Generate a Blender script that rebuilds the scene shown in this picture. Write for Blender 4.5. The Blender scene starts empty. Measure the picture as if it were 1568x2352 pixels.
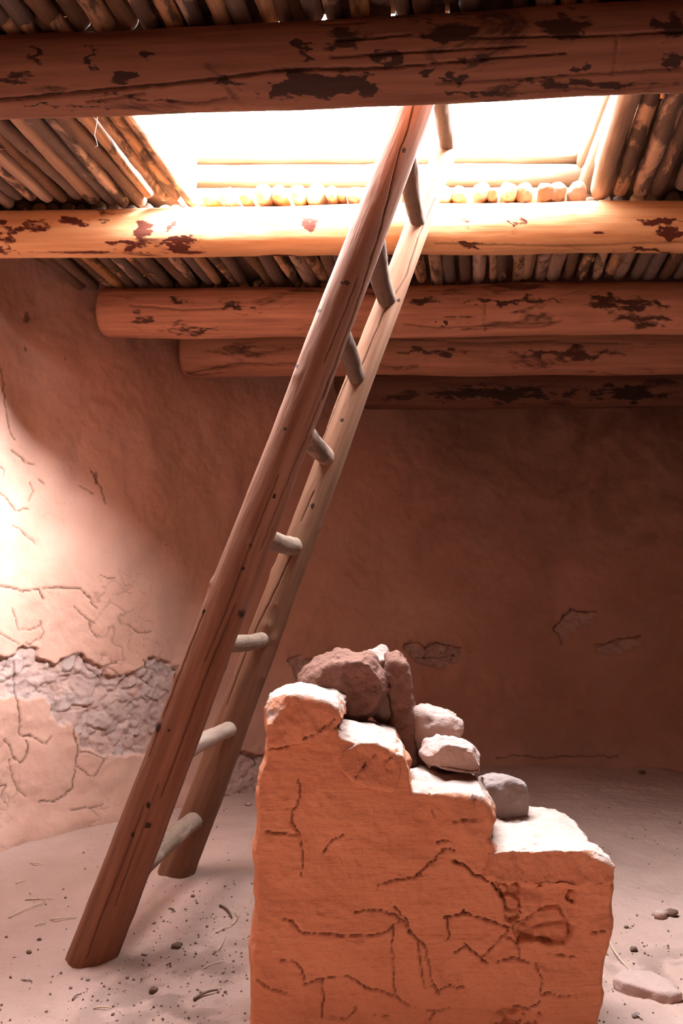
import bpy, math, random
import numpy as np
from mathutils import Vector, Matrix

random.seed(7)
SC = bpy.context.scene
COL = SC.collection

# ------------------------------------------------------------------ camera, sky, exposure
CAM_Z = 1.01
FPX = 1907.0                       # focal length in pixels of the 1568 x 2352 frame
PITCH = math.atan(214.0 / FPX)
cam_data = bpy.data.cameras.new('camera')
cam = bpy.data.objects.new('camera', cam_data)
COL.objects.link(cam)
cam.location = (0, 0, CAM_Z)
cam.rotation_euler = (math.pi / 2 + PITCH, 0, 0)
cam_data.sensor_fit = 'VERTICAL'
cam_data.sensor_height = 36.0
cam_data.sensor_width = 24.0
cam_data.lens = 36.0 * FPX / 2352.0
cam_data.clip_start = 0.02
SC.camera = cam

world = bpy.data.worlds.new('sky')
SC.world = world
world.use_nodes = True
wn = world.node_tree
wn.nodes.clear()
wbg = wn.nodes.new('ShaderNodeBackground')
wbg.inputs['Color'].default_value = (0.88, 0.95, 1.05, 1)
SKY_BASE = 4.2
# sky lobes added to light wall, floor and camera side: direction, strength, tightness
GLOWS = [((0.77, -0.40, 0.44), 168.0, 16.0), ((-0.42, 0.05, 0.90), 14.0, 8.0), ((0.10, 0.76, 0.64), 115.0, 14.0)]
wtc = wn.nodes.new('ShaderNodeTexCoord')
def wmath(op, a, b):
    m = wn.nodes.new('ShaderNodeMath')
    m.operation = op
    for s_, v in ((m.inputs[0], a), (m.inputs[1], b)):
        if isinstance(v, float):
            s_.default_value = v
        else:
            wn.links.new(v, s_)
    return m.outputs[0]
wst = None
for gdir, gstr, gpow in GLOWS:
    wdot = wn.nodes.new('ShaderNodeVectorMath')
    wdot.operation = 'DOT_PRODUCT'
    wdot.inputs[1].default_value = Vector(gdir).normalized()
    wn.links.new(wtc.outputs['Generated'], wdot.inputs[0])
    lobe = wmath('MULTIPLY', wmath('POWER', wmath('MAXIMUM', wdot.outputs['Value'], 0.0), gpow), gstr)
    wst = wmath('ADD', lobe, SKY_BASE if wst is None else wst)
wn.links.new(wst, wbg.inputs['Strength'])
wo = wn.nodes.new('ShaderNodeOutputWorld')
wn.links.new(wbg.outputs[0], wo.inputs[0])

sun_data = bpy.data.lights.new('sun', 'SUN')
sun_data.energy = 0.0
sun_data.angle = math.radians(25)
sun_data.color = (1.0, 0.95, 0.9)
SUN_DIR = Vector((-0.55, 0.45, -1.0))

portal_data = bpy.data.lights.new('sky_portal', 'AREA')
portal_data.shape = 'RECTANGLE'
portal_data.size = 2.4
portal_data.size_y = 1.5
portal_data.cycles.is_portal = True
portal = bpy.data.objects.new('sky_portal', portal_data)
COL.objects.link(portal)
portal.location = (0.35, 2.58, 2.94)

vs = SC.view_settings
SC.display_settings.display_device = 'sRGB'
vs.view_transform = 'Standard'
vs.look = 'None'
vs.exposure = 2.55
vs.gamma = 1.0
vs.use_curve_mapping = False
cy = SC.cycles
cy.max_bounces = 7
cy.diffuse_bounces = 6
cy.glossy_bounces = 2
cy.transmission_bounces = 0
cy.sample_clamp_indirect = 12.0
cy.use_adaptive_sampling = True
cy.adaptive_threshold = 0.02
cy.use_denoising = True
cy.caustics_reflective = False
cy.caustics_refractive = False

if sun_data.energy > 0:
    sun = bpy.data.objects.new('sun', sun_data)
    COL.objects.link(sun)
    sun.rotation_euler = SUN_DIR.to_track_quat('-Z', 'Y').to_euler()
    sun.location = (1, 1, 6)

# ------------------------------------------------------------------ measuring helpers
CP, SP = math.cos(PITCH), math.sin(PITCH)

def ray(px, py):
    a, b = (px - 784.0) / FPX, (1176.0 - py) / FPX
    return np.array([a, CP - b * SP, SP + b * CP])

def at_z(px, py, z):
    d = ray(px, py)
    t = (z - CAM_Z) / d[2]
    return np.array([0, 0, CAM_Z]) + d * t

def at_y(px, py, y):
    d = ray(px, py)
    return np.array([0, 0, CAM_Z]) + d * (y / d[1])

def project(P):
    """world points (N,3) -> photograph pixels (N,2)"""
    x, y, z = P[:, 0], P[:, 1], P[:, 2] - CAM_Z
    f = y * CP + z * SP
    u = -y * SP + z * CP
    f = np.where(f > 0.05, f, 0.05)
    return np.stack([784.0 + FPX * x / f, 1176.0 - FPX * u / f], 1)

# ------------------------------------------------------------------ numpy noise
def _hash(ix, iy, iz, seed):
    h = (ix.astype(np.int64) * 374761393 + iy.astype(np.int64) * 668265263 + iz.astype(np.int64) * 2147483647 + seed * 974711) & 0xFFFFFFFF
    h = ((h ^ (h >> 13)) * 1274126177) & 0xFFFFFFFF
    h = ((h ^ (h >> 16)) * 2246822519) & 0xFFFFFFFF
    return ((h ^ (h >> 15)) & 0xFFFFFF) / float(0xFFFFFF)

def vnoise(p, seed=0):
    i = np.floor(p).astype(np.int64)
    f = p - i
    w = f * f * f * (f * (f * 6 - 15) + 10)
    out = 0
    for dx in (0, 1):
        for dy in (0, 1):
            for dz in (0, 1):
                k = (w[:, 0] if dx else 1 - w[:, 0]) * (w[:, 1] if dy else 1 - w[:, 1]) * (w[:, 2] if dz else 1 - w[:, 2])
                out = out + k * _hash(i[:, 0] + dx, i[:, 1] + dy, i[:, 2] + dz, seed)
    return out * 2 - 1

def fbm(p, octaves=4, seed=0, gain=0.5):
    a, s, out = 1.0, 1.0, 0
    for k in range(octaves):
        out = out + a * vnoise(p * s + 17.3 * k, seed + k)
        a *= gain
        s *= 2.03
    return out

def voronoi3(p, seed=0):
    """F1, F2 and a random number of the nearest cell"""
    i = np.floor(p).astype(np.int64)
    f1 = np.full(len(p), 9.0)
    f2 = np.full(len(p), 9.0)
    idn = np.zeros(len(p))
    for dx in (-1, 0, 1):
        for dy in (-1, 0, 1):
            for dz in (-1, 0, 1):
                cx, cy_, cz = i[:, 0] + dx, i[:, 1] + dy, i[:, 2] + dz
                jx, jy, jz = _hash(cx, cy_, cz, seed), _hash(cx, cy_, cz, seed + 1), _hash(cx, cy_, cz, seed + 2)
                d = np.sqrt((cx + jx - p[:, 0]) ** 2 + (cy_ + jy - p[:, 1]) ** 2 + (cz + jz - p[:, 2]) ** 2)
                near = d < f1
                f2 = np.where(near, f1, np.minimum(f2, d))
                idn = np.where(near, _hash(cx, cy_, cz, seed + 3), idn)
                f1 = np.where(near, d, f1)
    return f1, f2, idn

def smooth(e0, e1, x):
    t = np.clip((x - e0) / (e1 - e0), 0, 1)
    return t * t * (3 - 2 * t)

def dist_polyline(Q, pts):
    d = np.full(len(Q), 1e9)
    pts = np.array(pts, float)
    for a, b in zip(pts[:-1], pts[1:]):
        ab = b - a
        t = np.clip(((Q - a) @ ab) / (ab @ ab + 1e-9), 0, 1)
        d = np.minimum(d, np.hypot(*(Q - a - t[:, None] * ab).T))
    return d

def inside(Q, poly):
    poly = np.array(poly, float)
    n = len(poly)
    c = np.zeros(len(Q), bool)
    for k in range(n):
        x0, y0 = poly[k]
        x1, y1 = poly[(k + 1) % n]
        if y0 == y1:
            continue
        m = ((y0 > Q[:, 1]) != (y1 > Q[:, 1])) & (Q[:, 0] < (x1 - x0) * (Q[:, 1] - y0) / (y1 - y0) + x0)
        c ^= m
    return c

def signed(Q, poly):
    """pixel distance to a closed outline, positive inside"""
    d = dist_polyline(Q, list(poly) + [poly[0]])
    return np.where(inside(Q, poly), d, -d)

def cracks_at(Q, lines, seed=0, wob=2.5, minw=2.6, scale=0.6):
    """0..1 crack strength of surface points Q (photograph pixels); lines: (width, [points])"""
    J = np.stack([vnoise(np.c_[Q / 14.0, np.zeros(len(Q))], seed + 5), vnoise(np.c_[Q / 14.0, np.ones(len(Q)) * 9], seed + 6)], 1) * wob
    J += np.stack([vnoise(np.c_[Q / 5.0, np.zeros(len(Q))], seed + 7), vnoise(np.c_[Q / 5.0, np.ones(len(Q)) * 9], seed + 8)], 1) * wob * 0.5
    out = np.zeros(len(Q))
    for w, pts in lines:
        P = np.array(pts, float)
        lo, hi = P.min(0) - 25, P.max(0) + 25
        m = (Q[:, 0] > lo[0]) & (Q[:, 0] < hi[0]) & (Q[:, 1] > lo[1]) & (Q[:, 1] < hi[1])
        if m.any():
            d = dist_polyline(Q[m] + J[m], pts)
            wv = np.maximum(minw, w * scale * (1.0 + 0.4 * vnoise(np.c_[Q[m] / 22.0, np.zeros(m.sum())], seed + 3)))
            out[m] = np.maximum(out[m], min(1.0, 0.35 + w * scale / minw * 0.6) * (1 - smooth(wv * 0.15, wv * 1.15, d)))
    return out

# ------------------------------------------------------------------ mesh helpers
def new_mesh(name, V, F, smooth_shade=True, attrs=None):
    me = bpy.data.meshes.new(name)
    V = np.asarray(V, np.float32)
    if isinstance(F, np.ndarray):
        nv = F.shape[1]
        me.vertices.add(len(V))
        me.vertices.foreach_set('co', V.ravel())
        me.loops.add(F.size)
        me.loops.foreach_set('vertex_index', F.astype(np.int32).ravel())
        me.polygons.add(len(F))
        me.polygons.foreach_set('loop_start', np.arange(0, F.size, nv, dtype=np.int32))
        me.update(calc_edges=True)
    else:
        me.from_pydata([tuple(map(float, v)) for v in V], [], F)
        me.update()
    if smooth_shade:
        me.polygons.foreach_set('use_smooth', np.ones(len(me.polygons), bool))
    for k, a in (attrs or {}).items():
        at = me.attributes.new(k, 'FLOAT', 'POINT')
        at.data.foreach_set('value', np.asarray(a, np.float32))
    return me

def link(name, me, mat, parent=None):
    o = bpy.data.objects.new(name, me)
    COL.objects.link(o)
    if mat and me is not None and len(me.materials) == 0:
        me.materials.append(mat)
    if parent is not None:
        o.parent = parent
    return o

def tag(o, label=None, cat=None, group=None, kind=None):
    if label:
        o['label'] = label
    if cat:
        o['category'] = cat
    if group:
        o['group'] = group
    if kind:
        o['kind'] = kind
    return o

def grid_faces(nu, nv, wrap=False):
    u = np.arange(nu - (0 if wrap else 1))
    v = np.arange(nv - 1)
    U, W = np.meshgrid(u, v, indexing='ij')
    U2 = (U + 1) % nu
    return np.stack([U * nv + W, U2 * nv + W, U2 * nv + W + 1, U * nv + W + 1], -1).reshape(-1, 4)

def vert_normals(me):
    n = np.zeros(len(me.vertices) * 3, np.float32)
    me.vertices.foreach_get('normal', n)
    return n.reshape(-1, 3)

def coords(me):
    c = np.zeros(len(me.vertices) * 3, np.float32)
    me.vertices.foreach_get('co', c)
    return c.reshape(-1, 3).astype(float)

def set_coords(me, V):
    me.vertices.foreach_set('co', np.asarray(V, np.float32).ravel())
    me.update()

def set_attr(me, name, a):
    at = me.attributes.get(name) or me.attributes.new(name, 'FLOAT', 'POINT')
    at.data.foreach_set('value', np.asarray(a, np.float32))

def remeshed(loops, voxel, smooth_it=2):
    """closed solid through outline loops (each (n,3)), evened out to small quads"""
    n = len(loops[0])
    V = np.concatenate(loops)
    F = [list(range(n))[::-1], [len(V) - n + k for k in range(n)]]
    for l in range(len(loops) - 1):
        for k in range(n):
            k2 = (k + 1) % n
            F.append([l * n + k, l * n + k2, (l + 1) * n + k2, (l + 1) * n + k])
    me = bpy.data.meshes.new('raw')
    me.from_pydata([tuple(map(float, v)) for v in V], [], F)
    import bmesh
    bm = bmesh.new()
    bm.from_mesh(me)
    bmesh.ops.recalc_face_normals(bm, faces=bm.faces)
    bmesh.ops.triangulate(bm, faces=bm.faces)
    bm.to_mesh(me)
    bm.free()
    o = bpy.data.objects.new('raw', me)
    COL.objects.link(o)
    m = o.modifiers.new('r', 'REMESH')
    m.mode = 'VOXEL'
    m.voxel_size = voxel
    if smooth_it:
        s = o.modifiers.new('s', 'SMOOTH')
        s.factor = 0.6
        s.iterations = smooth_it
    dg = bpy.context.evaluated_depsgraph_get()
    out = bpy.data.meshes.new_from_object(o.evaluated_get(dg))
    bpy.data.objects.remove(o)
    bpy.data.meshes.remove(me)
    out.polygons.foreach_set('use_smooth', np.ones(len(out.polygons), bool))
    return out

# ------------------------------------------------------------------ materials
class NT:
    def __init__(self, name):
        self.m = bpy.data.materials.new(name)
        self.m.use_nodes = True
        self.t = self.m.node_tree
        self.t.nodes.clear()
        self.out = self.n('ShaderNodeOutputMaterial')
        self.bsdf = self.n('ShaderNodeBsdfPrincipled')
        self.l(self.bsdf.outputs[0], self.out.inputs[0])
        self.tc = self.n('ShaderNodeTexCoord')

    def n(self, kind, **kw):
        nd = self.t.nodes.new(kind)
        for k, v in kw.items():
            setattr(nd, k, v)
        return nd

    def l(self, a, b):
        self.t.links.new(a, b)

    def noise(self, scale, detail=4, rough=0.55, stretch=(1, 1, 1), dist=0.0, coord='Object'):
        mp = self.n('ShaderNodeMapping')
        mp.inputs['Scale'].default_value = stretch
        self.l(self.tc.outputs[coord], mp.inputs[0])
        nz = self.n('ShaderNodeTexNoise')
        nz.inputs['Scale'].default_value = scale
        nz.inputs['Detail'].default_value = detail
        nz.inputs['Roughness'].default_value = rough
        nz.inputs['Distortion'].default_value = dist
        self.l(mp.outputs[0], nz.inputs['Vector'])
        return nz.outputs['Fac']

    def ramp(self, fac, stops):
        r = self.n('ShaderNodeValToRGB')
        el = r.color_ramp.elements
        while len(el) < len(stops):
            el.new(0.5)
        for e, (p, c) in zip(el, stops):
            e.position = p
            e.color = (*c, 1) if len(c) == 3 else c
        self.l(fac, r.inputs[0])
        return r.outputs[0]

    def rng(self, fac, a, b, c=0.0, d=1.0):
        r = self.n('ShaderNodeMapRange')
        r.clamp = True
        for i, v in enumerate((a, b, c, d)):
            r.inputs[i + 1].default_value = v
        self.l(fac, r.inputs[0])
        return r.outputs[0]

    def mix(self, fac, a, b, mode='MIX'):
        m = self.n('ShaderNodeMix', data_type='RGBA', blend_type=mode)
        for sock, v in ((m.inputs[0], fac), (m.inputs[6], a), (m.inputs[7], b)):
            if isinstance(v, (int, float)):
                sock.default_value = v
            elif isinstance(v, tuple):
                sock.default_value = (*v, 1)
            else:
                self.l(v, sock)
        return m.outputs[2]

    def math(self, op, a, b):
        m = self.n('ShaderNodeMath', operation=op)
        for s, v in ((m.inputs[0], a), (m.inputs[1], b)):
            if isinstance(v, (int, float)):
                s.default_value = v
            else:
                self.l(v, s)
        return m.outputs[0]

    def attr(self, name):
        a = self.n('ShaderNodeAttribute', attribute_name=name)
        return a.outputs['Fac']

    def bump(self, h, strength, dist, prev=None):
        b = self.n('ShaderNodeBump')
        b.inputs['Strength'].default_value = strength
        b.inputs['Distance'].default_value = dist
        self.l(h, b.inputs['Height'])
        if prev is not None:
            self.l(prev, b.inputs['Normal'])
        return b.outputs[0]

    def finish(self, color, normal=None, rough=0.95, spec=0.15):
        self.l(color, self.bsdf.inputs['Base Color'])
        self.bsdf.inputs['Roughness'].default_value = rough
        self.bsdf.inputs['Specular IOR Level'].default_value = spec
        if normal is not None:
            self.l(normal, self.bsdf.inputs['Normal'])
        return self.m

def clay(name, c0, c1, c2, bare=(0.42, 0.30, 0.25), brush=0.0, grain=1.0, dirt=(0.085, 0.035, 0.02)):
    k = NT(name)
    big = k.noise(1.7, 4, 0.6, dist=0.4)
    mid = k.noise(9.0, 5, 0.6)
    fine = k.noise(85.0, 4, 0.7)
    col = k.ramp(big, [(0.30, c1), (0.55, c0), (0.75, c2)])
    col = k.mix(k.rng(mid, 0.35, 0.75, 0, 0.45), col, c1)
    col = k.mix(k.rng(fine, 0.45, 0.8, 0, 0.22), col, c2)
    barec = k.mix(k.rng(k.noise(22.0, 5, 0.7), 0.3, 0.7), bare, tuple(v * 0.72 for v in bare))
    col = k.mix(k.math('MULTIPLY', k.attr('soot_shade'), k.rng(k.noise(2.3, 5, 0.65, dist=0.8), 0.25, 0.6, 0.45, 1.0)), col, (0.075, 0.034, 0.018))
    col = k.mix(k.attr('bare'), col, barec)
    col = k.mix(k.attr('crack'), col, dirt)
    col = k.mix(k.attr('stain'), col, dirt)
    nrm = k.bump(fine, 0.35 * grain, 0.006)
    nrm = k.bump(k.noise(28.0, 5, 0.65), 0.45 * grain, 0.012, nrm)
    if brush:
        nrm = k.bump(k.noise(30.0, 4, 0.6, stretch=(0.35, 1, 2.4)), brush, 0.008, nrm)
    return k.finish(col, nrm)

def wood(name, light, mid, dark, streak=1.0, stain=0.0, stain_col=(0.025, 0.011, 0.007), bump=0.35, vary=0.0, rough=0.8, bark=None, bark_amt=0.5):
    """grain runs along the object's own z axis"""
    k = NT(name)
    info = k.n('ShaderNodeObjectInfo')
    off = k.n('ShaderNodeVectorMath', operation='ADD')
    rv = k.n('ShaderNodeCombineXYZ')
    rnd = info.outputs['Random']
    k.l(k.math('MULTIPLY', rnd, 37.0), rv.inputs[0])
    k.l(k.math('MULTIPLY', rnd, 91.0), rv.inputs[2])
    k.l(k.tc.outputs['Object'], off.inputs[0])
    k.l(rv.outputs[0], off.inputs[1])

    def nz(scale, detail, ro, st, dist=0.0):
        mp = k.n('ShaderNodeMapping')
        mp.inputs['Scale'].default_value = st
        k.l(off.outputs[0], mp.inputs[0])
        t = k.n('ShaderNodeTexNoise')
        t.inputs['Scale'].default_value = scale
        t.inputs['Detail'].default_value = detail
        t.inputs['Roughness'].default_value = ro
        t.inputs['Distortion'].default_value = dist
        k.l(mp.outputs[0], t.inputs['Vector'])
        return t.outputs['Fac']
    st1 = nz(34.0, 5, 0.6, (1, 1, 0.05))
    st2 = nz(95.0, 3, 0.6, (1, 1, 0.035))
    blot = nz(7.0, 5, 0.62, (1, 1, 0.35), 0.6)
    col = k.ramp(st1, [(0.30, dark), (0.5, mid), (0.68, light)])
    col = k.mix(k.rng(blot, 0.35, 0.7, 0, 0.6), col, mid)
    col = k.mix(k.math('MULTIPLY', k.rng(st2, 0.56, 0.74), 0.5 * streak), col, dark)
    if bark:
        bm_ = nz(11.0, 6, 0.65, (1, 1, 0.4), 0.8)
        thr = k.math('ADD', bm_, k.math('MULTIPLY', k.math('SUBTRACT', rnd, 0.5), 0.45))
        bc = k.mix(nz(40.0, 4, 0.7, (1, 1, 0.6)), bark, tuple(v * 0.4 for v in bark))
        bfac = k.rng(thr, 0.5 - 0.25 * (bark_amt - 0.5) - 0.05, 0.5 - 0.25 * (bark_amt - 0.5) + 0.05)
        bfac = k.math('MULTIPLY', bfac, k.math('SUBTRACT', 1.0, k.attr('cut')))
        col = k.mix(bfac, col, bc)
    if stain:
        sb = nz(6.5, 7, 0.7, (1, 1, 0.3), 1.2)
        col = k.mix(k.rng(sb, 0.62 - stain * 0.12, 0.70 - stain * 0.12, 0, 0.85), col, stain_col)
    sa = k.math('ADD', k.attr('stain'), k.math('MULTIPLY', k.math('SUBTRACT', nz(30.0, 6, 0.75, (1, 1, 0.3)), 0.5), 1.9))
    col = k.mix(k.math('MULTIPLY', k.rng(sa, 0.38, 0.62), k.rng(k.attr('stain'), 0.02, 0.2)), col, stain_col)
    col = k.mix(k.attr('crack'), col, tuple(v * 0.3 for v in dark))
    if vary:
        hs = k.n('ShaderNodeHueSaturation')
        k.l(k.rng(rnd, 0, 1, 1 - vary, 1 + vary), hs.inputs['Value'])
        k.l(k.rng(k.math('FRACT', k.math('MULTIPLY', rnd, 7.3), 0), 0, 1, 0.7, 1.15), hs.inputs['Saturation'])
        k.l(col, hs.inputs['Color'])
        col = hs.outputs[0]
    nrm = k.bump(st1, bump, 0.006)
    nrm = k.bump(st2, bump * 0.7, 0.003, nrm)
    nrm = k.bump(blot, bump * 0.5, 0.01, nrm)
    return k.finish(col, nrm, rough, 0.25)

CLAY_WALL = clay('wall_plaster', (0.48, 0.262, 0.188), (0.425, 0.215, 0.148), (0.53, 0.308, 0.228), bare=(0.42, 0.28, 0.235), grain=0.8)
CLAY_PIER = clay('pier_clay', (0.552, 0.224, 0.121), (0.483, 0.184, 0.095), (0.609, 0.276, 0.161), bare=(0.47, 0.315, 0.25), brush=0.5)
STONE_CAP = clay('cap_stone', (0.54, 0.22, 0.12), (0.47, 0.18, 0.095), (0.60, 0.27, 0.16), bare=(0.50, 0.35, 0.285), grain=1.6)
STONE_RED = clay('red_sandstone', (0.250, 0.121, 0.085), (0.202, 0.092, 0.066), (0.307, 0.177, 0.133), grain=2.0)
STONE_PINK = clay('pink_sandstone', (0.46, 0.31, 0.255), (0.39, 0.24, 0.195), (0.52, 0.38, 0.33), grain=1.8)
STONE_GREY = clay('grey_sandstone', (0.31, 0.225, 0.195), (0.25, 0.18, 0.155), (0.37, 0.28, 0.245), grain=1.5)
DIRT = clay('floor_dirt', (0.429, 0.273, 0.216), (0.365, 0.228, 0.177), (0.484, 0.317, 0.260), grain=1.4, dirt=(0.09, 0.055, 0.038))
CRUMB = clay('crumb_earth', (0.24, 0.145, 0.105), (0.18, 0.105, 0.075), (0.32, 0.2, 0.15))
MUD = clay('roof_mud', (0.16, 0.09, 0.06), (0.12, 0.07, 0.045), (0.2, 0.12, 0.08))

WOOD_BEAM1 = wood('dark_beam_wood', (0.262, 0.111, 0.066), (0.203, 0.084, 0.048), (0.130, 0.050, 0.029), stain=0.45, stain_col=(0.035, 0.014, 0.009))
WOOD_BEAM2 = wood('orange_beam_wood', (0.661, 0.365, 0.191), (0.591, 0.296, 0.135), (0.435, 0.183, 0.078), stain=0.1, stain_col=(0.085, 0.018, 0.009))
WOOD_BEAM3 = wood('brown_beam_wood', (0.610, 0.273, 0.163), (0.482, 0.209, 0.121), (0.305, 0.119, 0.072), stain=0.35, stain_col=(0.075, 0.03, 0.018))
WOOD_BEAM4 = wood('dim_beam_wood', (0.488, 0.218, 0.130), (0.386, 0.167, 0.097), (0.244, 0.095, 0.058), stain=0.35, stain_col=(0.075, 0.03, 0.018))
WOOD_BEAM5 = wood('darkest_beam_wood', (0.195, 0.087, 0.052), (0.154, 0.067, 0.039), (0.098, 0.038, 0.023), stain=0.35, stain_col=(0.03, 0.013, 0.009))  # third beam's wood, much darker
WOOD_HATCH = wood('peeled_log_wood', (0.20, 0.135, 0.085), (0.175, 0.112, 0.067), (0.12, 0.07, 0.038), streak=0.6, bump=0.3)
WOOD_PALE = wood('pale_pole_wood', (0.40, 0.26, 0.18), (0.34, 0.215, 0.145), (0.25, 0.14, 0.085), bump=0.4)
WOOD_STICK = wood('roof_stick_wood', (0.685, 0.386, 0.207), (0.565, 0.300, 0.155), (0.342, 0.172, 0.092), bark=(0.17, 0.095, 0.06), bark_amt=0.8, vary=0.4, bump=0.7)
WOOD_LADDER = wood('ladder_pole_wood', (0.275, 0.129, 0.081), (0.210, 0.092, 0.053), (0.129, 0.050, 0.028), bump=0.6)
WOOD_LADDER_GREY = wood('weathered_pole_wood', (0.218, 0.111, 0.066), (0.179, 0.086, 0.047), (0.118, 0.052, 0.028), bump=0.4)
WOOD_RUNG = wood('rung_wood', (0.38, 0.265, 0.20), (0.32, 0.21, 0.155), (0.22, 0.13, 0.09), bark=(0.30, 0.19, 0.13), bark_amt=0.45, bump=0.4)  # lower rungs: paler, light from above put into the colour
WOOD_RUNG_BARK = wood('barked_rung_wood', (0.30, 0.19, 0.13), (0.25, 0.15, 0.10), (0.16, 0.09, 0.06), bark=(0.17, 0.10, 0.068), bark_amt=1.1, bump=0.5)  # upper rungs: real bark, also darkened for their shaded undersides
WOOD_BARK = wood('bark_strip_wood', (0.60, 0.32, 0.15), (0.5, 0.25, 0.11), (0.3, 0.14, 0.07))
STRAW = wood('dry_straw', (0.62, 0.47, 0.33), (0.55, 0.40, 0.27), (0.4, 0.27, 0.17))
TWIG = wood('dark_twig', (0.2, 0.12, 0.08), (0.14, 0.08, 0.055), (0.08, 0.045, 0.03))
THREAD = NT('white_thread')
THREAD = THREAD.finish(THREAD.mix(THREAD.noise(40), (0.75, 0.68, 0.6), (0.6, 0.52, 0.45)))

# ------------------------------------------------------------------ room shell
def catmull(pts, per=60):
    P = np.array(pts, float)
    n = len(P)
    out = []
    for k in range(n):
        p0, p1, p2, p3 = P[k - 1], P[k], P[(k + 1) % n], P[(k + 2) % n]
        t = np.linspace(0, 1, per, endpoint=False)[:, None]
        out.append(0.5 * (2 * p1 + (p2 - p0) * t + (2 * p0 - 5 * p1 + 4 * p2 - p3) * t ** 2 + (3 * p1 - p0 - 3 * p2 + p3) * t ** 3))
    return np.concatenate(out)

g = lambda x, y: tuple(at_z(x, y, 0)[:2])
FOOT = [(-1.66, 1.6), (-1.62, 2.6), g(-40, 1962), g(130, 1915), g(260, 1888), g(440, 1842), g(640, 1806), g(900, 1776), g(1200, 1762), g(1568, 1766),
        (3.2, 4.75), (3.95, 3.5), (4.0, 2.2), (3.3, 0.6), (1.8, -0.55), (0.2, -0.9), (-1.1, -0.3)]
ring = catmull(FOOT, 80)
seg = np.hypot(*(np.roll(ring, -1, 0) - ring).T)
arc = np.concatenate([[0], np.cumsum(seg)])
ring_c = np.vstack([ring, ring[:1]])
LEN = arc[-1]

def ring_at(s):
    s = np.mod(s, LEN)
    return np.stack([np.interp(s, arc, ring_c[:, 0]), np.interp(s, arc, ring_c[:, 1])], 1)

S_IDX = lambda k: arc[k * 80]
WALL_TOP = 2.70

WALL_LINES = [
    (3.0, [(0, 1130), (14, 1142), (30, 1160), (38, 1172), (66, 1168)]), (2.2, [(30, 1205), (50, 1222), (75, 1240), (82, 1250)]),
    (2.2, [(5, 845), (10, 900), (16, 950), (22, 990), (34, 1010)]), (2.6, [(28, 1030), (40, 1045), (60, 1062), (78, 1068)]),
    (2.0, [(0, 1070), (12, 1080), (8, 1100)]), (2.4, [(88, 1100), (100, 1112)]), (2.2, [(70, 1110), (78, 1125), (66, 1150)]),
    (3.6, [(0, 1345), (30, 1350), (50, 1360), (90, 1352), (98, 1376)]), (3.0, [(98, 1352), (150, 1350), (185, 1352), (200, 1368), (222, 1398)]),
    (2.4, [(232, 1322), (250, 1330), (262, 1328)]), (2.0, [(30, 1400), (38, 1425), (42, 1445), (75, 1445), (95, 1432)]),
    (2.0, [(170, 1395), (200, 1420), (215, 1432)]), (2.0, [(205, 1428), (212, 1455), (225, 1466)]), (2.2, [(0, 1455), (26, 1470), (45, 1478)]),
    (2.0, [(60, 1480), (90, 1470), (100, 1450), (92, 1425)]), (2.0, [(290, 1435), (305, 1442), (320, 1455), (345, 1450)]),
    (3.4, [(38, 1520), (40, 1560), (38, 1600), (44, 1640), (46, 1690), (70, 1688)]), (2.6, [(10, 1700), (22, 1715), (30, 1740), (46, 1752)]),
    (3.2, [(46, 1752), (58, 1740), (66, 1720), (60, 1700)]), (2.4, [(66, 1690), (90, 1700), (108, 1708), (118, 1690)]),
    (2.0, [(22, 1745), (28, 1790), (40, 1815), (60, 1830)]), (3.0, [(90, 1842), (125, 1842), (150, 1828), (165, 1810), (170, 1780), (176, 1740), (180, 1720), (170, 1685), (172, 1670)]),
    (2.4, [(0, 1805), (14, 1806), (4, 1830), (12, 1845)]), (2.2, [(178, 1760), (200, 1780), (215, 1785), (240, 1745), (250, 1740)]),
    (2.4, [(180, 1725), (200, 1728), (225, 1735), (245, 1745)]), (2.0, [(160, 1860), (215, 1855), (235, 1850)]),
    (2.6, [(208, 1078), (220, 1098), (232, 1118), (240, 1140), (243, 1155)]), (1.6, [(182, 1115), (198, 1125), (215, 1132)]),
    (1.8, [(530, 1380), (540, 1420)]), (2.0, [(930, 1480), (960, 1475), (975, 1490), (1000, 1476), (1060, 1488)]),
    (2.0, [(960, 1512), (1000, 1512), (1050, 1505)]), (3.0, [(1272, 1448), (1290, 1420), (1312, 1400), (1340, 1405), (1370, 1406)]),
    (2.4, [(1365, 1480), (1390, 1480), (1420, 1468), (1470, 1462)]), (2.0, [(1140, 1742), (1180, 1735), (1240, 1742), (1330, 1736), (1420, 1738)]),
    (2.4, [(268, 1520), (240, 1530), (262, 1540), (278, 1555)]), (2.6, [(190, 1500), (198, 1530), (236, 1560), (240, 1540)]),
    (2.8, [(330, 1515), (345, 1540), (330, 1560), (355, 1580)]), (3.0, [(335, 1595), (350, 1605), (365, 1612)]),
    (2.6, [(540, 1745), (560, 1730), (585, 1745), (590, 1760)]),
]
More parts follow.
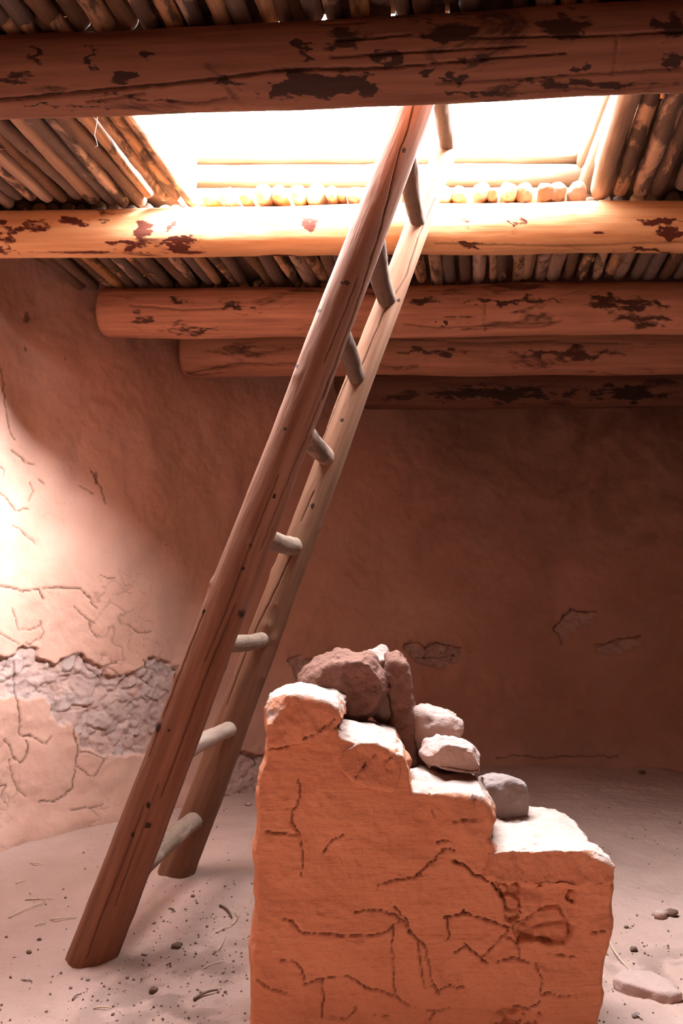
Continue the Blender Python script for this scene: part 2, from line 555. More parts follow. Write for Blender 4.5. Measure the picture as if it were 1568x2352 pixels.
BARE = [
    [(-80, 1508), (20, 1508), (38, 1508), (44, 1492), (62, 1484), (84, 1490), (92, 1516), (130, 1522), (160, 1508), (186, 1496), (196, 1514), (222, 1524), (240, 1544),
     (262, 1552), (300, 1548), (330, 1532), (344, 1510), (372, 1516), (400, 1532), (430, 1530), (430, 1720), (360, 1735), (300, 1735), (240, 1738), (215, 1725),
     (185, 1715), (178, 1680), (165, 1664), (140, 1665), (120, 1650), (118, 1615), (100, 1602), (60, 1606), (20, 1600), (-80, 1604)],
    [(664, 1518), (690, 1508), (735, 1515), (770, 1545), (760, 1580), (690, 1575), (674, 1540)],
    [(930, 1480), (942, 1476), (972, 1492), (985, 1476), (1015, 1480), (1062, 1488), (1062, 1510), (1040, 1528), (1010, 1534), (970, 1524), (938, 1506)],
    [(1272, 1450), (1288, 1424), (1312, 1396), (1330, 1404), (1372, 1408), (1345, 1440), (1310, 1455), (1290, 1480)],
    [(1365, 1482), (1395, 1476), (1440, 1468), (1470, 1478), (1420, 1500), (1370, 1502)],
    [(530, 1745), (555, 1728), (600, 1735), (700, 1740), (700, 1830), (600, 1850), (520, 1870), (470, 1850)],
    [(340, 1540), (420, 1535), (470, 1620), (420, 1730), (340, 1730)],
]
STAIN_WALL = [((62, 728), 8, 16), ((222, 1100), 7, 18), ((60, 800), 3, 10), ((150, 822), 2, 4), ((380, 1252), 3, 3)]

def wall_piece(name, s0, s1, ds, zs):
    ns = max(2, int(round((s1 - s0) / ds)))
    s = np.linspace(s0, s1, ns + 1)
    P2 = ring_at(s)
    T = ring_at(s + 0.02) - ring_at(s - 0.02)
    T /= np.linalg.norm(T, axis=1)[:, None]
    # ring runs clockwise seen from above from the left to the right: inward is to the right of travel
    N2 = np.stack([T[:, 1], -T[:, 0]], 1)
    nz = len(zs)
    V = np.zeros((ns + 1, nz, 3))
    V[:, :, :2] = P2[:, None, :]
    V[:, :, 2] = zs[None, :]
    V = V.reshape(-1, 3)
    N = np.repeat(np.c_[N2, np.zeros(len(N2))], nz, 0)
    V = V + N * (0.030 * fbm(V * 0.9, 3, 3) + 0.010 * fbm(V * 5, 3, 5) + 0.0022 * fbm(V * 22, 3, 9))[:, None]
    # the foot of the wall swells a little where plaster has slumped
    V = V + N * (0.05 * (1 - smooth(0.0, 0.16, V[:, 2])) * (0.6 + 0.4 * vnoise(V * 6, 77)))[:, None]
    Q = project(V)
    ok = V[:, 1] > 0.5
    bare = np.zeros(len(V))
    wob = np.stack([vnoise(np.c_[Q / 16, np.zeros(len(Q))], 40), vnoise(np.c_[Q / 16, np.ones(len(Q)) * 5], 41)], 1) * 5
    wob += np.stack([vnoise(np.c_[Q / 6, np.zeros(len(Q))], 42), vnoise(np.c_[Q / 6, np.ones(len(Q)) * 5], 43)], 1) * 2
    for poly in BARE:
        a = np.array(poly)
        m = ok & (Q[:, 0] > a[:, 0].min() - 40) & (Q[:, 0] < a[:, 0].max() + 40) & (Q[:, 1] > a[:, 1].min() - 40) & (Q[:, 1] < a[:, 1].max() + 40)
        if m.any():
            bare[m] = np.maximum(bare[m], smooth(-2.5, 2.5, signed(Q[m] + wob[m], poly)))
    crack = np.where(ok, cracks_at(Q, WALL_LINES, 3, 2.2, 2.4, 0.7), 0)
    # crazing over the lower left of the wall
    W = V * np.array([9.0, 9.0, 9.0]) + 0.6 * np.stack([fbm(V * 7, 2, 61), fbm(V * 7, 2, 62), fbm(V * 7, 2, 63)], 1)
    f1, f2, idn = voronoi3(W, 12)
    reg = (1 - smooth(260, 480, Q[:, 0])) * smooth(980, 1380, Q[:, 1]) * smooth(-0.1, 0.35, vnoise(V * 4, 90) + 0.1)
    craze = (1 - smooth(0.010, 0.045, f2 - f1)) * reg * ok * (1 - bare)
    crack = np.maximum(crack, craze * 0.4)
    # rubble in the bare places
    R = V * np.array([9.0, 9.0, 13.0]) + 0.7 * np.stack([fbm(V * 12, 2, 71), fbm(V * 12, 2, 72), fbm(V * 12, 2, 73)], 1)
    g1, g2, gid = voronoi3(R, 30)
    joint = 1 - smooth(0.03, 0.16, g2 - g1)
    low = smooth(0.44, 0.36, V[:, 2]) if False else 0
    rub = -0.016 - 0.006 * joint + 0.012 * (gid - 0.5) + 0.006 * fbm(V * 24, 4, 81)
    V = V + N * (bare * rub)[:, None]
    V = V - N * (crack * 0.009 * (1 - 0.5 * bare))[:, None]
    st = np.zeros(len(V))
    for (cx, cy_), rx, ry in STAIN_WALL:
        d = np.hypot((Q[:, 0] + wob[:, 0] - cx) / rx, (Q[:, 1] + wob[:, 1] - cy_) / ry)
        st = np.maximum(st, (1 - smooth(0.5, 1.0, d)) * ok * 0.7)
    attrs = {'crack': np.clip(crack + bare * joint * 0.22 * (gid > 0.4), 0, 1), 'bare': bare * (0.6 + 0.4 * gid), 'stain': st, 'soot_shade': 0.45 * smooth(0.9, 2.35, V[:, 2]) * smooth(-0.6, 1.0, V[:, 0]) + 0.35 * smooth(-0.5, 1.6, V[:, 0]) + 0.3 * smooth(1.4, 3.2, V[:, 0])}  # wall's shade painted in, darkening rightward and upward, over sooty patches
    F = grid_faces(ns + 1, nz)[:, ::-1]
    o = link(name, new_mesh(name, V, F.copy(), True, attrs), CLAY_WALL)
    tag(o, kind='structure')
    return o

ZF = np.linspace(-0.10, WALL_TOP, 440)
s_a, s_b, s_c = S_IDX(1) + 0.0, S_IDX(6), S_IDX(9) + 0.25
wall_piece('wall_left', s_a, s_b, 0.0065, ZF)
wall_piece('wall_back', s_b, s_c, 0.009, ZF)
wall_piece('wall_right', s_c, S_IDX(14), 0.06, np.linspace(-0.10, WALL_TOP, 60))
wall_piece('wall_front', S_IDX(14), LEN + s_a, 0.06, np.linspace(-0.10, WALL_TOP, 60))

# floor
def floor_height(X, Y):
    p = np.stack([X, Y, np.zeros_like(X)], 1)
    return 0.012 * fbm(p * 1.5, 3, 100) + 0.004 * fbm(p * 9, 3, 101) + 0.0032 * fbm(p * 32, 2, 102)

xs = np.arange(-2.1, 4.4, 0.014)
ys = np.arange(-1.3, 6.0, 0.014)
XX, YY = np.meshgrid(xs, ys, indexing='ij')
fv = np.stack([XX.ravel(), YY.ravel(), floor_height(XX.ravel(), YY.ravel())], 1)
fq = project(fv)
# crumbly strip of loose earth right of the pier and left of it
crumb = np.exp(-(((fv[:, 0] + 0.42) / 0.28) ** 2 + ((fv[:, 1] - 2.25) / 0.45) ** 2)) + np.exp(-(((fv[:, 0] - 1.05) / 0.5) ** 2 + ((fv[:, 1] - 2.45) / 0.16) ** 2))
fv[:, 2] += crumb * 0.009 * np.maximum(0, fbm(fv * np.array([38, 38, 1]), 2, 140))
# dark litter, deepened to paint in the shade beside the pier
litter_shade = np.clip(crumb, 0, 1) * smooth(-0.25, 0.5, fbm(fv * np.array([16, 16, 1]), 3, 150)) * 0.5
link('floor', new_mesh('floor', fv, grid_faces(len(xs), len(ys)), True, {'stain': litter_shade}), DIRT)['kind'] = 'structure'

# roof earth over the sticks, with the hatch hole
CR = 0.050
z0 = 2.615
yB, yA = 3.165, 2.06
xL, xR = at_z(444, 428, z0)[0] - 0.04, at_z(1348, 420, z0)[0] + 0.03
DIRX = 0.165            # the poles run towards the right with depth
dxs = DIRX * (yB - yA)
HOLE = [(xL - dxs - 0.02, yA), (xR - dxs * 0.9 + 0.09, yA - 0.02), (xR + 0.02, yB + 0.01), (xL - 0.01, yB + 0.01)]
OUT = [(-2.3, -1.4), (4.6, -1.4), (4.6, 6.1), (-2.3, 6.1)]
V, F = [], []
for zz in (2.575, 2.70):
    V += [(x, y, zz) for x, y in OUT] + [(x, y, zz) for x, y in HOLE]
for k in range(4):
    k2 = (k + 1) % 4
    F += [[k, 4 + k, 4 + k2, k2], [8 + k, 8 + k2, 12 + k2, 12 + k], [k, k2, 8 + k2, 8 + k], [4 + k, 12 + k, 12 + k2, 4 + k2]]
link('ceiling', new_mesh('ceiling', V, F, False), MUD)['kind'] = 'structure'

# ------------------------------------------------------------------ logs
def log_arrays(L, r0, r1, dl, nc, seed, rough=0.03, lump=0.03, bend=0.0, round0=0.3, round1=0.3):
    """round log along z from 0 to L -> (rings, nc) arrays"""
    body = np.linspace(0, L, max(4, int(L / dl)))
    a = np.linspace(0, 1, 5)[1:-1]
    e0, e1 = r0 * round0, r1 * round1
    cap0 = [(e0 * (1 - math.cos(t * math.pi / 2)), math.sin(t * math.pi / 2)) for t in a]
    z = body[(body > e0) & (body < L - e1)]
    zz = np.concatenate([[0.0, 0.0, 0.0], [c[0] for c in cap0], z, [L - c[0] * e1 / max(e0, 1e-6) for c in cap0[::-1]], [L, L, L]])
    inner0 = 1 - round0
    inner1 = 1 - round1
    sc = np.concatenate([[0.001, inner0 * 0.5, inner0], [inner0 + round0 * c[1] for c in cap0], np.ones(len(z)), [inner1 + round1 * c[1] for c in cap0[::-1]], [inner1, inner1 * 0.5, 0.001]])
    th = np.linspace(0, 2 * math.pi, nc, endpoint=False)
    R = (r0 + (r1 - r0) * zz / L)[:, None] * sc[:, None]
    ux, uy = np.cos(th)[None, :], np.sin(th)[None, :]
    Zg = np.repeat(zz[:, None], nc, 1)
    rm = (r0 + r1) / 2
    p = np.stack([(ux + 0 * Zg).ravel() * 1.3, (uy + 0 * Zg).ravel() * 1.3, Zg.ravel() / rm * 0.35], 1)
    d = 1 + lump * fbm(p * 0.7, 2, seed) + rough * fbm(p * 2.2, 3, seed + 4)
    d = d.reshape(Zg.shape)
    bx = bend * np.sin(zz / L * math.pi + seed) + 0.25 * rm * lump * 6 * vnoise(np.stack([zz * 2.5, zz * 0, zz * 0], 1), seed + 8)
    by = bend * np.cos(zz / L * math.pi * 1.3 + seed * 2) + 0.25 * rm * lump * 6 * vnoise(np.stack([zz * 2.5, zz * 0 + 5, zz * 0], 1), seed + 9)
    V = np.stack([R * d * ux + bx[:, None], R * d * uy + by[:, None], Zg], -1)
    N = np.stack([ux + 0 * Zg, uy + 0 * Zg, 0 * Zg], -1)
    return V.reshape(-1, 3), N.reshape(-1, 3), len(zz), nc

def log_faces(nr, nc):
    i = np.arange(nr - 1)[:, None]
    j = np.arange(nc)[None, :]
    j2 = (j + 1) % nc
    return np.stack([i * nc + j, i * nc + j2, (i + 1) * nc + j2, (i + 1) * nc + j], -1).reshape(-1, 4)

def aim(p0, p1):
    """matrix that lays the local z axis from p0 to p1"""
    d = Vector(p1) - Vector(p0)
    q = d.to_track_quat('Z', 'Y')
    return Matrix.Translation(Vector(p0)) @ q.to_matrix().to_4x4(), d.length

def world_of(M, V):
    A = np.array(M)
    return V @ A[:3, :3].T + A[:3, 3]

def make_log(name, p0, p1, r0, r1, mat, seed, dl=0.03, nc=24, rough=0.03, lump=0.03, bend=0.0, lines=None, depth=0.01, stains=None, point0=None, parent=None,
             round0=0.3, round1=0.3, knots=0, wob=1.2, minw=3.0, cscale=0.9):
    M, L = aim(p0, p1)
    V, N, nr, nc = log_arrays(L, r0, r1, dl, nc, seed, rough, lump, bend, round0, round1)
    attrs = {}
    rs = np.random.RandomState(seed)
    kn = np.zeros(len(V))
    for _ in range(knots):
        kz, ka = rs.uniform(0.05, 0.95) * L, rs.uniform(0, 2 * math.pi)
        c = np.array([math.cos(ka) * r0, math.sin(ka) * r0, kz])
        d = np.linalg.norm(V - c, axis=1) / (r0 * rs.uniform(0.16, 0.32))
        V = V + N * (0.10 * r0 * np.exp(-d * d))[:, None]
        kn = np.maximum(kn, np.exp(-(d * 1.1) ** 2))
    if point0 is not None:                 # hewn, faceted tip
        for a, slope, off in point0:
            pl = off + slope * (V[:, 0] * math.cos(a) + V[:, 1] * math.sin(a))
            V[:, 2] = np.maximum(V[:, 2], pl)
        attrs['cut'] = 1 - smooth(r0 * 2.2, r0 * 3.2, V[:, 2])
    W = world_of(M, V)
    NW = N @ np.array(M)[:3, :3].T
    crack = np.zeros(len(V))
    stain = kn * 0.8
    if lines or stains:
        view = np.array([0, 0, CAM_Z]) - W
        face = (view * NW).sum(1) > -0.05
        Q = project(W)
        if lines:
            crack = cracks_at(Q, lines, seed, wob, minw, cscale) * face
            V = V - N * (crack * depth)[:, None]
        wq = np.c_[Q / np.array([34.0, 17.0]), np.zeros(len(Q))]
        Qs = Q + 20 * np.stack([fbm(wq, 4, seed + 51, 0.65), 0.55 * fbm(wq, 4, seed + 57, 0.65)], 1)
        for poly, amt in (stains or []):
            poly = np.array(poly, float)
            if len(poly) == 2:             # centre, radii
                QQ = Qs if poly[1].min() > 6.5 else Q
                dd = np.hypot((QQ[:, 0] - poly[0, 0]) / poly[1, 0], (QQ[:, 1] - poly[0, 1]) / poly[1, 1])
                s = 1 - smooth(0.25, 1.25, dd)
            else:
                s = smooth(-14, 10, signed(Qs, poly))
            stain = np.maximum(stain, s * amt * face)
    attrs['crack'] = crack
    attrs['stain'] = stain
    o = link(name, new_mesh(name, V, log_faces(nr, nc), True, attrs), mat, None)
    if parent is not None:
        o.parent = parent
        o.matrix_local = parent.matrix_world.inverted() @ M if False else Matrix.Translation(-Vector(parent.location)) @ M
    else:
        o.matrix_world = M
    return o

# ------------------------------------------------------------------ ceiling beams
BEAM_TOP = 2.50
def elev(px, py):
    d = ray(px, py)
    return math.atan2(d[2], d[1])

def beam_section(px, ytop, ybot):
    a, b = elev(px, ytop), elev(px, ybot)
    c, h = (a + b) / 2, (a - b) / 2
    dist = (BEAM_TOP - CAM_Z) / (math.sin(c) + math.sin(h))
    r = dist * math.sin(h)
    y = dist * math.cos(c)
    d = ray(px, (ytop + ybot) / 2)
    return np.array([d[0] / d[1] * y, y, BEAM_TOP - r]), r

def beam_line(s0, s1, xa, xb):
    (p0, r0), (p1, r1) = s0, s1
    f = lambda x: (x - p0[0]) / (p1[0] - p0[0])
    q0, q1 = p0 + (p1 - p0) * f(xa), p0 + (p1 - p0) * f(xb)
    c = lambda t: r0 + (r1 - r0) * min(1.25, max(-0.25, t))
    return q0, q1, c(f(xa)), c(f(xb))

B1 = beam_line(beam_section(0, 84, 276), beam_section(1568, -8, 221), -1.70, 3.6)
B2 = beam_line(beam_section(60, 482, 592), beam_section(1568, 456, 584), -1.42, 3.9)
B3 = beam_line(beam_section(340, 662, 777), beam_section(1568, 645, 772), -1.14, 3.6)
B4 = beam_line(beam_section(540, 752, 866), beam_section(1568, 748, 859), -0.86, 3.3)
B5 = beam_line(beam_section(900, 842, 940), beam_section(1568, 836, 937), -0.05, 2.5)

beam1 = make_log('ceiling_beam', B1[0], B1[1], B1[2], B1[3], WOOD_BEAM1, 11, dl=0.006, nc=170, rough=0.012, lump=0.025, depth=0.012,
    lines=[(5.0, [(-40, 236), (0, 231), (120, 219), (260, 205), (400, 192), (520, 178), (600, 166), (680, 159), (800, 158), (900, 156)]),
           (3.0, [(890, 156), (980, 148), (1090, 138), (1200, 128), (1300, 122)]),
           (2.4, [(760, 131), (900, 122), (1000, 117), (1100, 110), (1205, 106)]),
           (2.2, [(770, 92), (860, 86), (940, 78)]), (2.2, [(735, 55), (800, 52), (840, 48)]), (2.0, [(1100, 86), (1420, 80), (1568, 72)]),
           (2.0, [(1418, 86), (1416, 130), (1406, 172)]), (2.2, [(1000, 194), (1150, 186), (1290, 176), (1430, 168), (1568, 158)]),
           (1.8, [(1200, 215), (1320, 205), (1400, 212), (1568, 196)]), (1.8, [(380, 230), (450, 240), (520, 226)]), (1.8, [(200, 236), (300, 222), (330, 214)])],
    stains=[([(790, 90), (70, 40)], 0.75), ([(1040, 70), (85, 34)], 0.85), ([(1300, 62), (75, 40)], 0.95), ([(690, 110), (22, 40)], 0.8), ([(215, 140), (16, 36)], 0.85),
            ([(90, 125), (26, 40)], 0.8), ([(330, 130), (26, 26)], 0.7), ([(280, 180), (40, 18)], 0.8), ([(880, 128), (40, 26)], 0.85), ([(1095, 130), (34, 26)], 0.85),
            ([(980, 175), (22, 22)], 0.95), ([(1055, 178), (28, 14)], 0.8), ([(1330, 155), (40, 12)], 0.8), ([(1540, 60), (40, 45)], 0.8), ([(1540, 140), (34, 22)], 0.75),
            ([(660, 168), (760, 168), (860, 180), (870, 212), (760, 224), (640, 226), (600, 215), (640, 190)], 0.9), ([(1090, 212), (110, 10)], 0.8), ([(1350, 190), (240, 14)], 0.75),
            ([(540, 190), (80, 10)], 0.7), ([(330, 225), (120, 9)], 0.7), ([(40, 180), (60, 14)], 0.7), ([(150, 240), (160, 7)], 0.7)])
tag(beam1, 'thick dark brown peeled log beam nearest the camera, with a long black crack', 'beam', 'log ceiling beams')

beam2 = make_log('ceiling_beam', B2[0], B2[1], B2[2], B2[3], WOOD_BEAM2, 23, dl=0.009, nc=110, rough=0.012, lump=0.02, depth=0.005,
    lines=[(2.0, [(480, 500), (560, 512), (650, 520)]), (1.6, [(1000, 560), (1300, 566), (1568, 556)])],
    stains=[([(315, 535), (30, 34)], 1.0), ([(290, 566), (60, 9)], 0.9), ([(390, 520), (24, 12)], 0.95), ([(410, 556), (46, 12)], 1.0), ([(395, 570), (70, 7)], 0.9),
            ([(170, 515), (36, 16)], 0.75), ([(60, 520), (110, 11)], 0.65), ([(180, 580), (130, 5)], 0.8), ([(440, 580), (50, 5)], 0.8), ([(250, 500), (40, 12)], 0.6),
            ([(640, 588), (60, 5)], 0.8), ([(700, 505), (30, 18)], 0.75), ([(1070, 560), (46, 14)], 0.8), ([(1065, 510), (30, 10)], 0.6), ([(1195, 510), (14, 20)], 0.7),
            ([(1370, 538), (30, 9)], 0.7), ([(1520, 512), (60, 14)], 0.9), ([(1540, 535), (50, 12)], 0.85), ([(1460, 580), (100, 8)], 0.6), ([(10, 550), (20, 50)], 0.7), ([(1300, 492), (60, 5)], 0.4)])
tag(beam2, 'orange peeled log beam under the back edge of the bright hatch', 'beam', 'log ceiling beams')

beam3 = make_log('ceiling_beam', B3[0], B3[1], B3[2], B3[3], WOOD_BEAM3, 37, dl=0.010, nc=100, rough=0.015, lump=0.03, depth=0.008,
    lines=[(1.8, [(930, 745), (1010, 755), (1130, 748), (1250, 742)]), (1.6, [(300, 700), (420, 712), (520, 708)]), (1.5, [(1115, 690), (1114, 760)])],
    stains=[([(980, 690), (40, 16)], 0.8), ([(1010, 742), (9, 9)], 1.0), ([(1180, 688), (160, 12)], 0.75), ([(1430, 700), (160, 20)], 0.7), ([(1480, 735), (80, 25)], 0.7),
            ([(330, 730), (50, 22)], 0.6), ([(430, 755), (100, 14)], 0.6), ([(410, 690), (30, 12)], 0.6), ([(1050, 728), (60, 5)], 0.6), ([(540, 700), (60, 10)], 0.6)])
tag(beam3, 'brown log beam third from the camera, above the shadowed left wall', 'beam', 'log ceiling beams')

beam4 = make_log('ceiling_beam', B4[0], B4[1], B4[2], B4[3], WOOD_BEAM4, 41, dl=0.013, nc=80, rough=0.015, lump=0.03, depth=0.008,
    lines=[(1.8, [(540, 835), (640, 838), (700, 836)]), (1.6, [(920, 778), (1100, 788), (1250, 784), (1450, 790)])],
    stains=[([(1000, 810), (120, 14)], 0.7), ([(1300, 812), (200, 16)], 0.7), ([(560, 810), (40, 12)], 0.6)])
tag(beam4, 'dim brown log beam fourth from the camera, close behind the third', 'beam', 'log ceiling beams')

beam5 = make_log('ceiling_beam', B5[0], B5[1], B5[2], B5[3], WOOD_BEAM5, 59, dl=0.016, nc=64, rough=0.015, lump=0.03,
    stains=[([(1150, 905), (220, 18)], 0.8), ([(1450, 905), (140, 20)], 0.8)])
tag(beam5, 'nearly black farthest log beam along the top of the back wall', 'beam', 'log ceiling beams')

# ------------------------------------------------------------------ roof poles lying on the beams
ORD = ['first', 'second', 'third', 'fourth', 'fifth', 'sixth', 'seventh', 'eighth', 'ninth', 'tenth', 'eleventh', 'twelfth', 'thirteenth', 'fourteenth', 'fifteenth', 'sixteenth',
       'seventeenth', 'eighteenth', 'nineteenth', 'twentieth', 'twenty-first', 'twenty-second', 'twenty-third', 'twenty-fourth', 'twenty-fifth', 'twenty-sixth', 'twenty-seventh',
       'twenty-eighth', 'twenty-ninth', 'thirtieth', 'thirty-first', 'thirty-second', 'thirty-third', 'thirty-fourth', 'thirty-fifth', 'thirty-sixth', 'thirty-seventh',
       'thirty-eighth', 'thirty-ninth', 'fortieth', 'forty-first', 'forty-second', 'forty-third', 'forty-fourth', 'forty-fifth', 'forty-sixth', 'forty-seventh', 'forty-eighth',
       'forty-ninth', 'fiftieth', 'fifty-first', 'fifty-second', 'fifty-third', 'fifty-fourth', 'fifty-fifth', 'fifty-sixth', 'fifty-seventh', 'fifty-eighth', 'fifty-ninth', 'sixtieth']
rng = np.random.RandomState(5)
stick_seed = [200]

def bark_strip(parent, L, r, seed):
    """a curling strip of loose bark hanging off a pole"""
    rs = np.random.RandomState(seed)
    z0, ang = rs.uniform(0.3, 0.8) * L, rs.uniform(-0.6, 0.6)
    n = 9
    ln, w = rs.uniform(0.05, 0.14), rs.uniform(0.005, 0.011)
    # find which local side points down
    down = parent.matrix_world.to_3x3().inverted() @ Vector((0, 0, -1))
    down.z = 0
    down.normalize()
    side = Vector((-down.y, down.x, 0))
    V = []
    for k in range(n):
        t = k / (n - 1)
        c = down * (r * 0.93 + 0.035 * t * t * rs.uniform(0.7, 1.2)) + Vector((0, 0, z0 - ln * t)) + side * (0.010 * math.sin(3 * t + seed) + ang * r)
        ww = w * (1 - 0.8 * t)
        for dx, dz in ((-ww, 0), (0, 0.0022), (ww, 0), (0, -0.0022)):
            p = c + side * dx + down * dz
            V.append((p.x, p.y, p.z))
    F = []
    for k in range(n - 1):
        for j in range(4):
            j2 = (j + 1) % 4
            F.append([k * 4 + j, k * 4 + j2, (k + 1) * 4 + j2, (k + 1) * 4 + j])
    F += [[3, 2, 1, 0], [(n - 1) * 4 + j for j in range(4)]]
    o = link('bark_strip', new_mesh('bark_strip', V, F, True), WOOD_BARK, parent)
    o['label'] = 'curl of loose orange bark'
    return o

def roof_pole(x0, y0, x1, y1, r, label, group, mat=None, point=False, strip=False, dz=0.0):
    stick_seed[0] += 3
    sd = stick_seed[0]
    z = BEAM_TOP + r * 0.96 + dz
    p0, p1 = (x0, y0, z), (x1, y1, z + rng.uniform(-0.004, 0.006))
    pt = None
    if point:
        k = rng.randint(4, 7)
        a0 = rng.uniform(0, 6.28)
        pt = [(a0 + 2 * math.pi * i / k + rng.uniform(-0.3, 0.3), rng.uniform(0.9, 1.7), r * rng.uniform(-0.75, -0.25)) for i in range(k)]
    o = make_log('roof_pole', p0, p1, r * rng.uniform(0.95, 1.08), r * rng.uniform(0.85, 1.0), mat or WOOD_STICK, sd, dl=0.022 if not point else 0.008 if False else 0.018, nc=20 if point else 16,
                 rough=0.05, lump=0.09, bend=0.006, point0=pt, knots=3, round0=0.5, round1=0.5)
    tag(o, label, 'roof pole', group)
    if strip:
        bark_strip(o, np.hypot(x1 - x0, y1 - y0), r, sd)
    return o

yb = lambda B, x: B[0][1] + (B[1][1] - B[0][1]) * (x - B[0][0]) / (B[1][0] - B[0][0])

# between the nearest and the second beam, left of the hatch (numbered from the hatch outwards)
x = at_z(447, 462, BEAM_TOP)[0]
k = 0
while x > -1.62 and k < 30:
    r = rng.uniform(0.020, 0.029)
    x -= r
    y1 = yb(B2, x) + rng.uniform(-0.07, 0.0)
    y0 = yb(B1, x) - 0.06
    j = rng.uniform(-0.012, 0.012)
    roof_pole(x - DIRX * (y1 - y0) + j, y0, x, y1, r, '%s bark-flecked roof pole left of the bright hatch' % ORD[k], 'roof poles left of the hatch', strip=rng.rand() < 0.45)
    x -= r + rng.uniform(0.0, 0.006)
    k += 1
# right of the hatch
x = at_z(1352, 455, BEAM_TOP)[0]
k = 0
while x < 1.95:
    r = rng.uniform(0.026, 0.037)
    if k == 0:
        r = 0.042
    x += r
    y1 = yb(B2, x) + rng.uniform(-0.07, 0.0)
    y0 = yb(B1, x) - 0.06
    roof_pole(x - DIRX * (y1 - y0) + rng.uniform(-0.012, 0.012), y0, x, y1, r, '%s roof pole right of the bright hatch' % ORD[k] if k else 'smooth pale roof pole against the right edge of the hatch',
              'roof poles right of the hatch', mat=WOOD_PALE if k == 0 else None, strip=rng.rand() < 0.4 and k > 0)
    x += r + rng.uniform(0.0, 0.008)
    k += 1
# from the second to the third beam; within the hatch their hewn tips show above the second beam
ends_px = [(479, 1), (517, 1), (563, .75), (599, 1), (639, .95), (681, .95), (720, 1.3), (760, .8), (783, .5), (810, .95), (850, .9), (890, .95), (935, .9), (975, .95), (1015, .9),
           (1053, .95), (1097, 1), (1126, .6), (1157, 1), (1200, 1), (1238, .95), (1276, 1), (1318, 1.1)]
idx = 0
xs_in = [(at_z(px, 445, BEAM_TOP + 0.03)[0], 0.031 * s) for px, s in ends_px]
xl = xs_in[0][0] - 0.06
left = []
while xl > -1.35:
    r = rng.uniform(0.024, 0.034)
    left.append((xl - r, r, False))
    xl -= 2 * r + rng.uniform(0, 0.006)
right = []
xr = xs_in[-1][0] + 0.05
while xr < 2.4:
    r = rng.uniform(0.024, 0.034)
    right.append((xr + r, r, False))
    xr += 2 * r + rng.uniform(0, 0.006)
row = left[::-1] + [(a, b, True) for a, b in xs_in] + right
LX = at_z(840, 445, BEAM_TOP + 0.03)[0]
nl = sum(1 for a, b, c in row if a < LX)
for i, (x, r, hew) in enumerate(row):
    y0 = yb(B2, x) - (rng.uniform(0.055, 0.085) if hew else -0.03)
    y1 = yb(B3, x) - rng.uniform(-0.04, 0.05)
    if i < nl:
        pos = '%s left of the ladder' % ORD[nl - 1 - i]
    else:
        pos = '%s right of the ladder' % ORD[i - nl]
    lab = ('roof pole with hewn tip above second beam, ' if hew else 'roof pole between second and third beams, ') + pos
    roof_pole(x, y0, x + DIRX * (y1 - y0) + rng.uniform(-0.015, 0.015), y1, r, lab, 'roof poles between second and third beams', point=hew, strip=rng.rand() < 0.2)
# in front of the nearest beam
x, k = -1.08, 0
while x < 0.95:
    r = rng.uniform(0.021, 0.030)
    x += r
    y1 = yb(B1, x) + rng.uniform(-0.045, 0.03)
    y0 = 0.75
    roof_pole(x - DIRX * (y1 - y0) + rng.uniform(-0.015, 0.015), y0, x, y1, r, '%s roof pole from the left in the top corner before the nearest beam' % ORD[k], 'roof poles before the nearest beam',
              strip=rng.rand() < 0.3, dz=0.004)
    x += r + rng.uniform(0.0, 0.012)
    k += 1
# short visible stretch between the third and fourth beam
x, k = -0.78, 0
while x < 0.05:
    r = rng.uniform(0.026, 0.034)
    x += r
    roof_pole(x - 0.1, yb(B3, x) + 0.02, x, yb(B4, x) + 0.02, r, '%s dark roof pole from the left between third and fourth beams' % ORD[k], 'roof poles between third and fourth beams')
    x += r + 0.004
    k += 1

# ------------------------------------------------------------------ log crib of the hatch
def crib_row(axis, level, p0, p1, r, label, seed):
    o = make_log('hatch_log', p0, p1, r, r * 0.97, WOOD_HATCH, seed, dl=0.016, nc=44, rough=0.02, lump=0.03, knots=4, round0=0.15, round1=0.15)
    tag(o, label, 'log', 'peeled logs framing the hatch')
    return o

for l in range(3):
    z = z0 + l * 2 * CR * 0.985
    crib_row('x', l, (xL - 0.08, yB, z), (xR + 0.10, yB - 0.01, z), CR * 1.03, '%s pale peeled log of the back wall of the hatch' % ('lowest', 'middle', 'top')[l], 500 + l)
for l in range(3):
    z = z0 + CR + l * 2 * CR * 0.985
    crib_row('y', l, (xL - dxs - 0.05, 2.04, z), (xL - 0.005, yB - 0.035, z), CR * 1.03, '%s pale peeled log of the left side of the hatch' % ('lowest', 'middle', 'top')[l], 520 + l)
    if l < 2:
        crib_row('y', l, (xR - dxs * 0.9 + 0.08, 2.04, z), (xR + 0.015, yB - 0.035, z), CR * 1.03, '%s pale peeled log of the right side of the hatch' % ('lower', 'upper')[l], 540 + l)
for l in range(4):  # unseen top log is added to keep skylight off the back wall
    z = z0 + 0.045 + l * 2 * CR * 0.985
    crib_row('x', l, (xL - dxs - 0.1, 2.10, z), (xR - dxs * 0.9 + 0.15, 2.06, z), CR * 1.03, '%s peeled log of the near side of the hatch, behind the nearest beam' % ('lowest', 'second-lowest', 'third-lowest', 'top')[l], 560 + l)

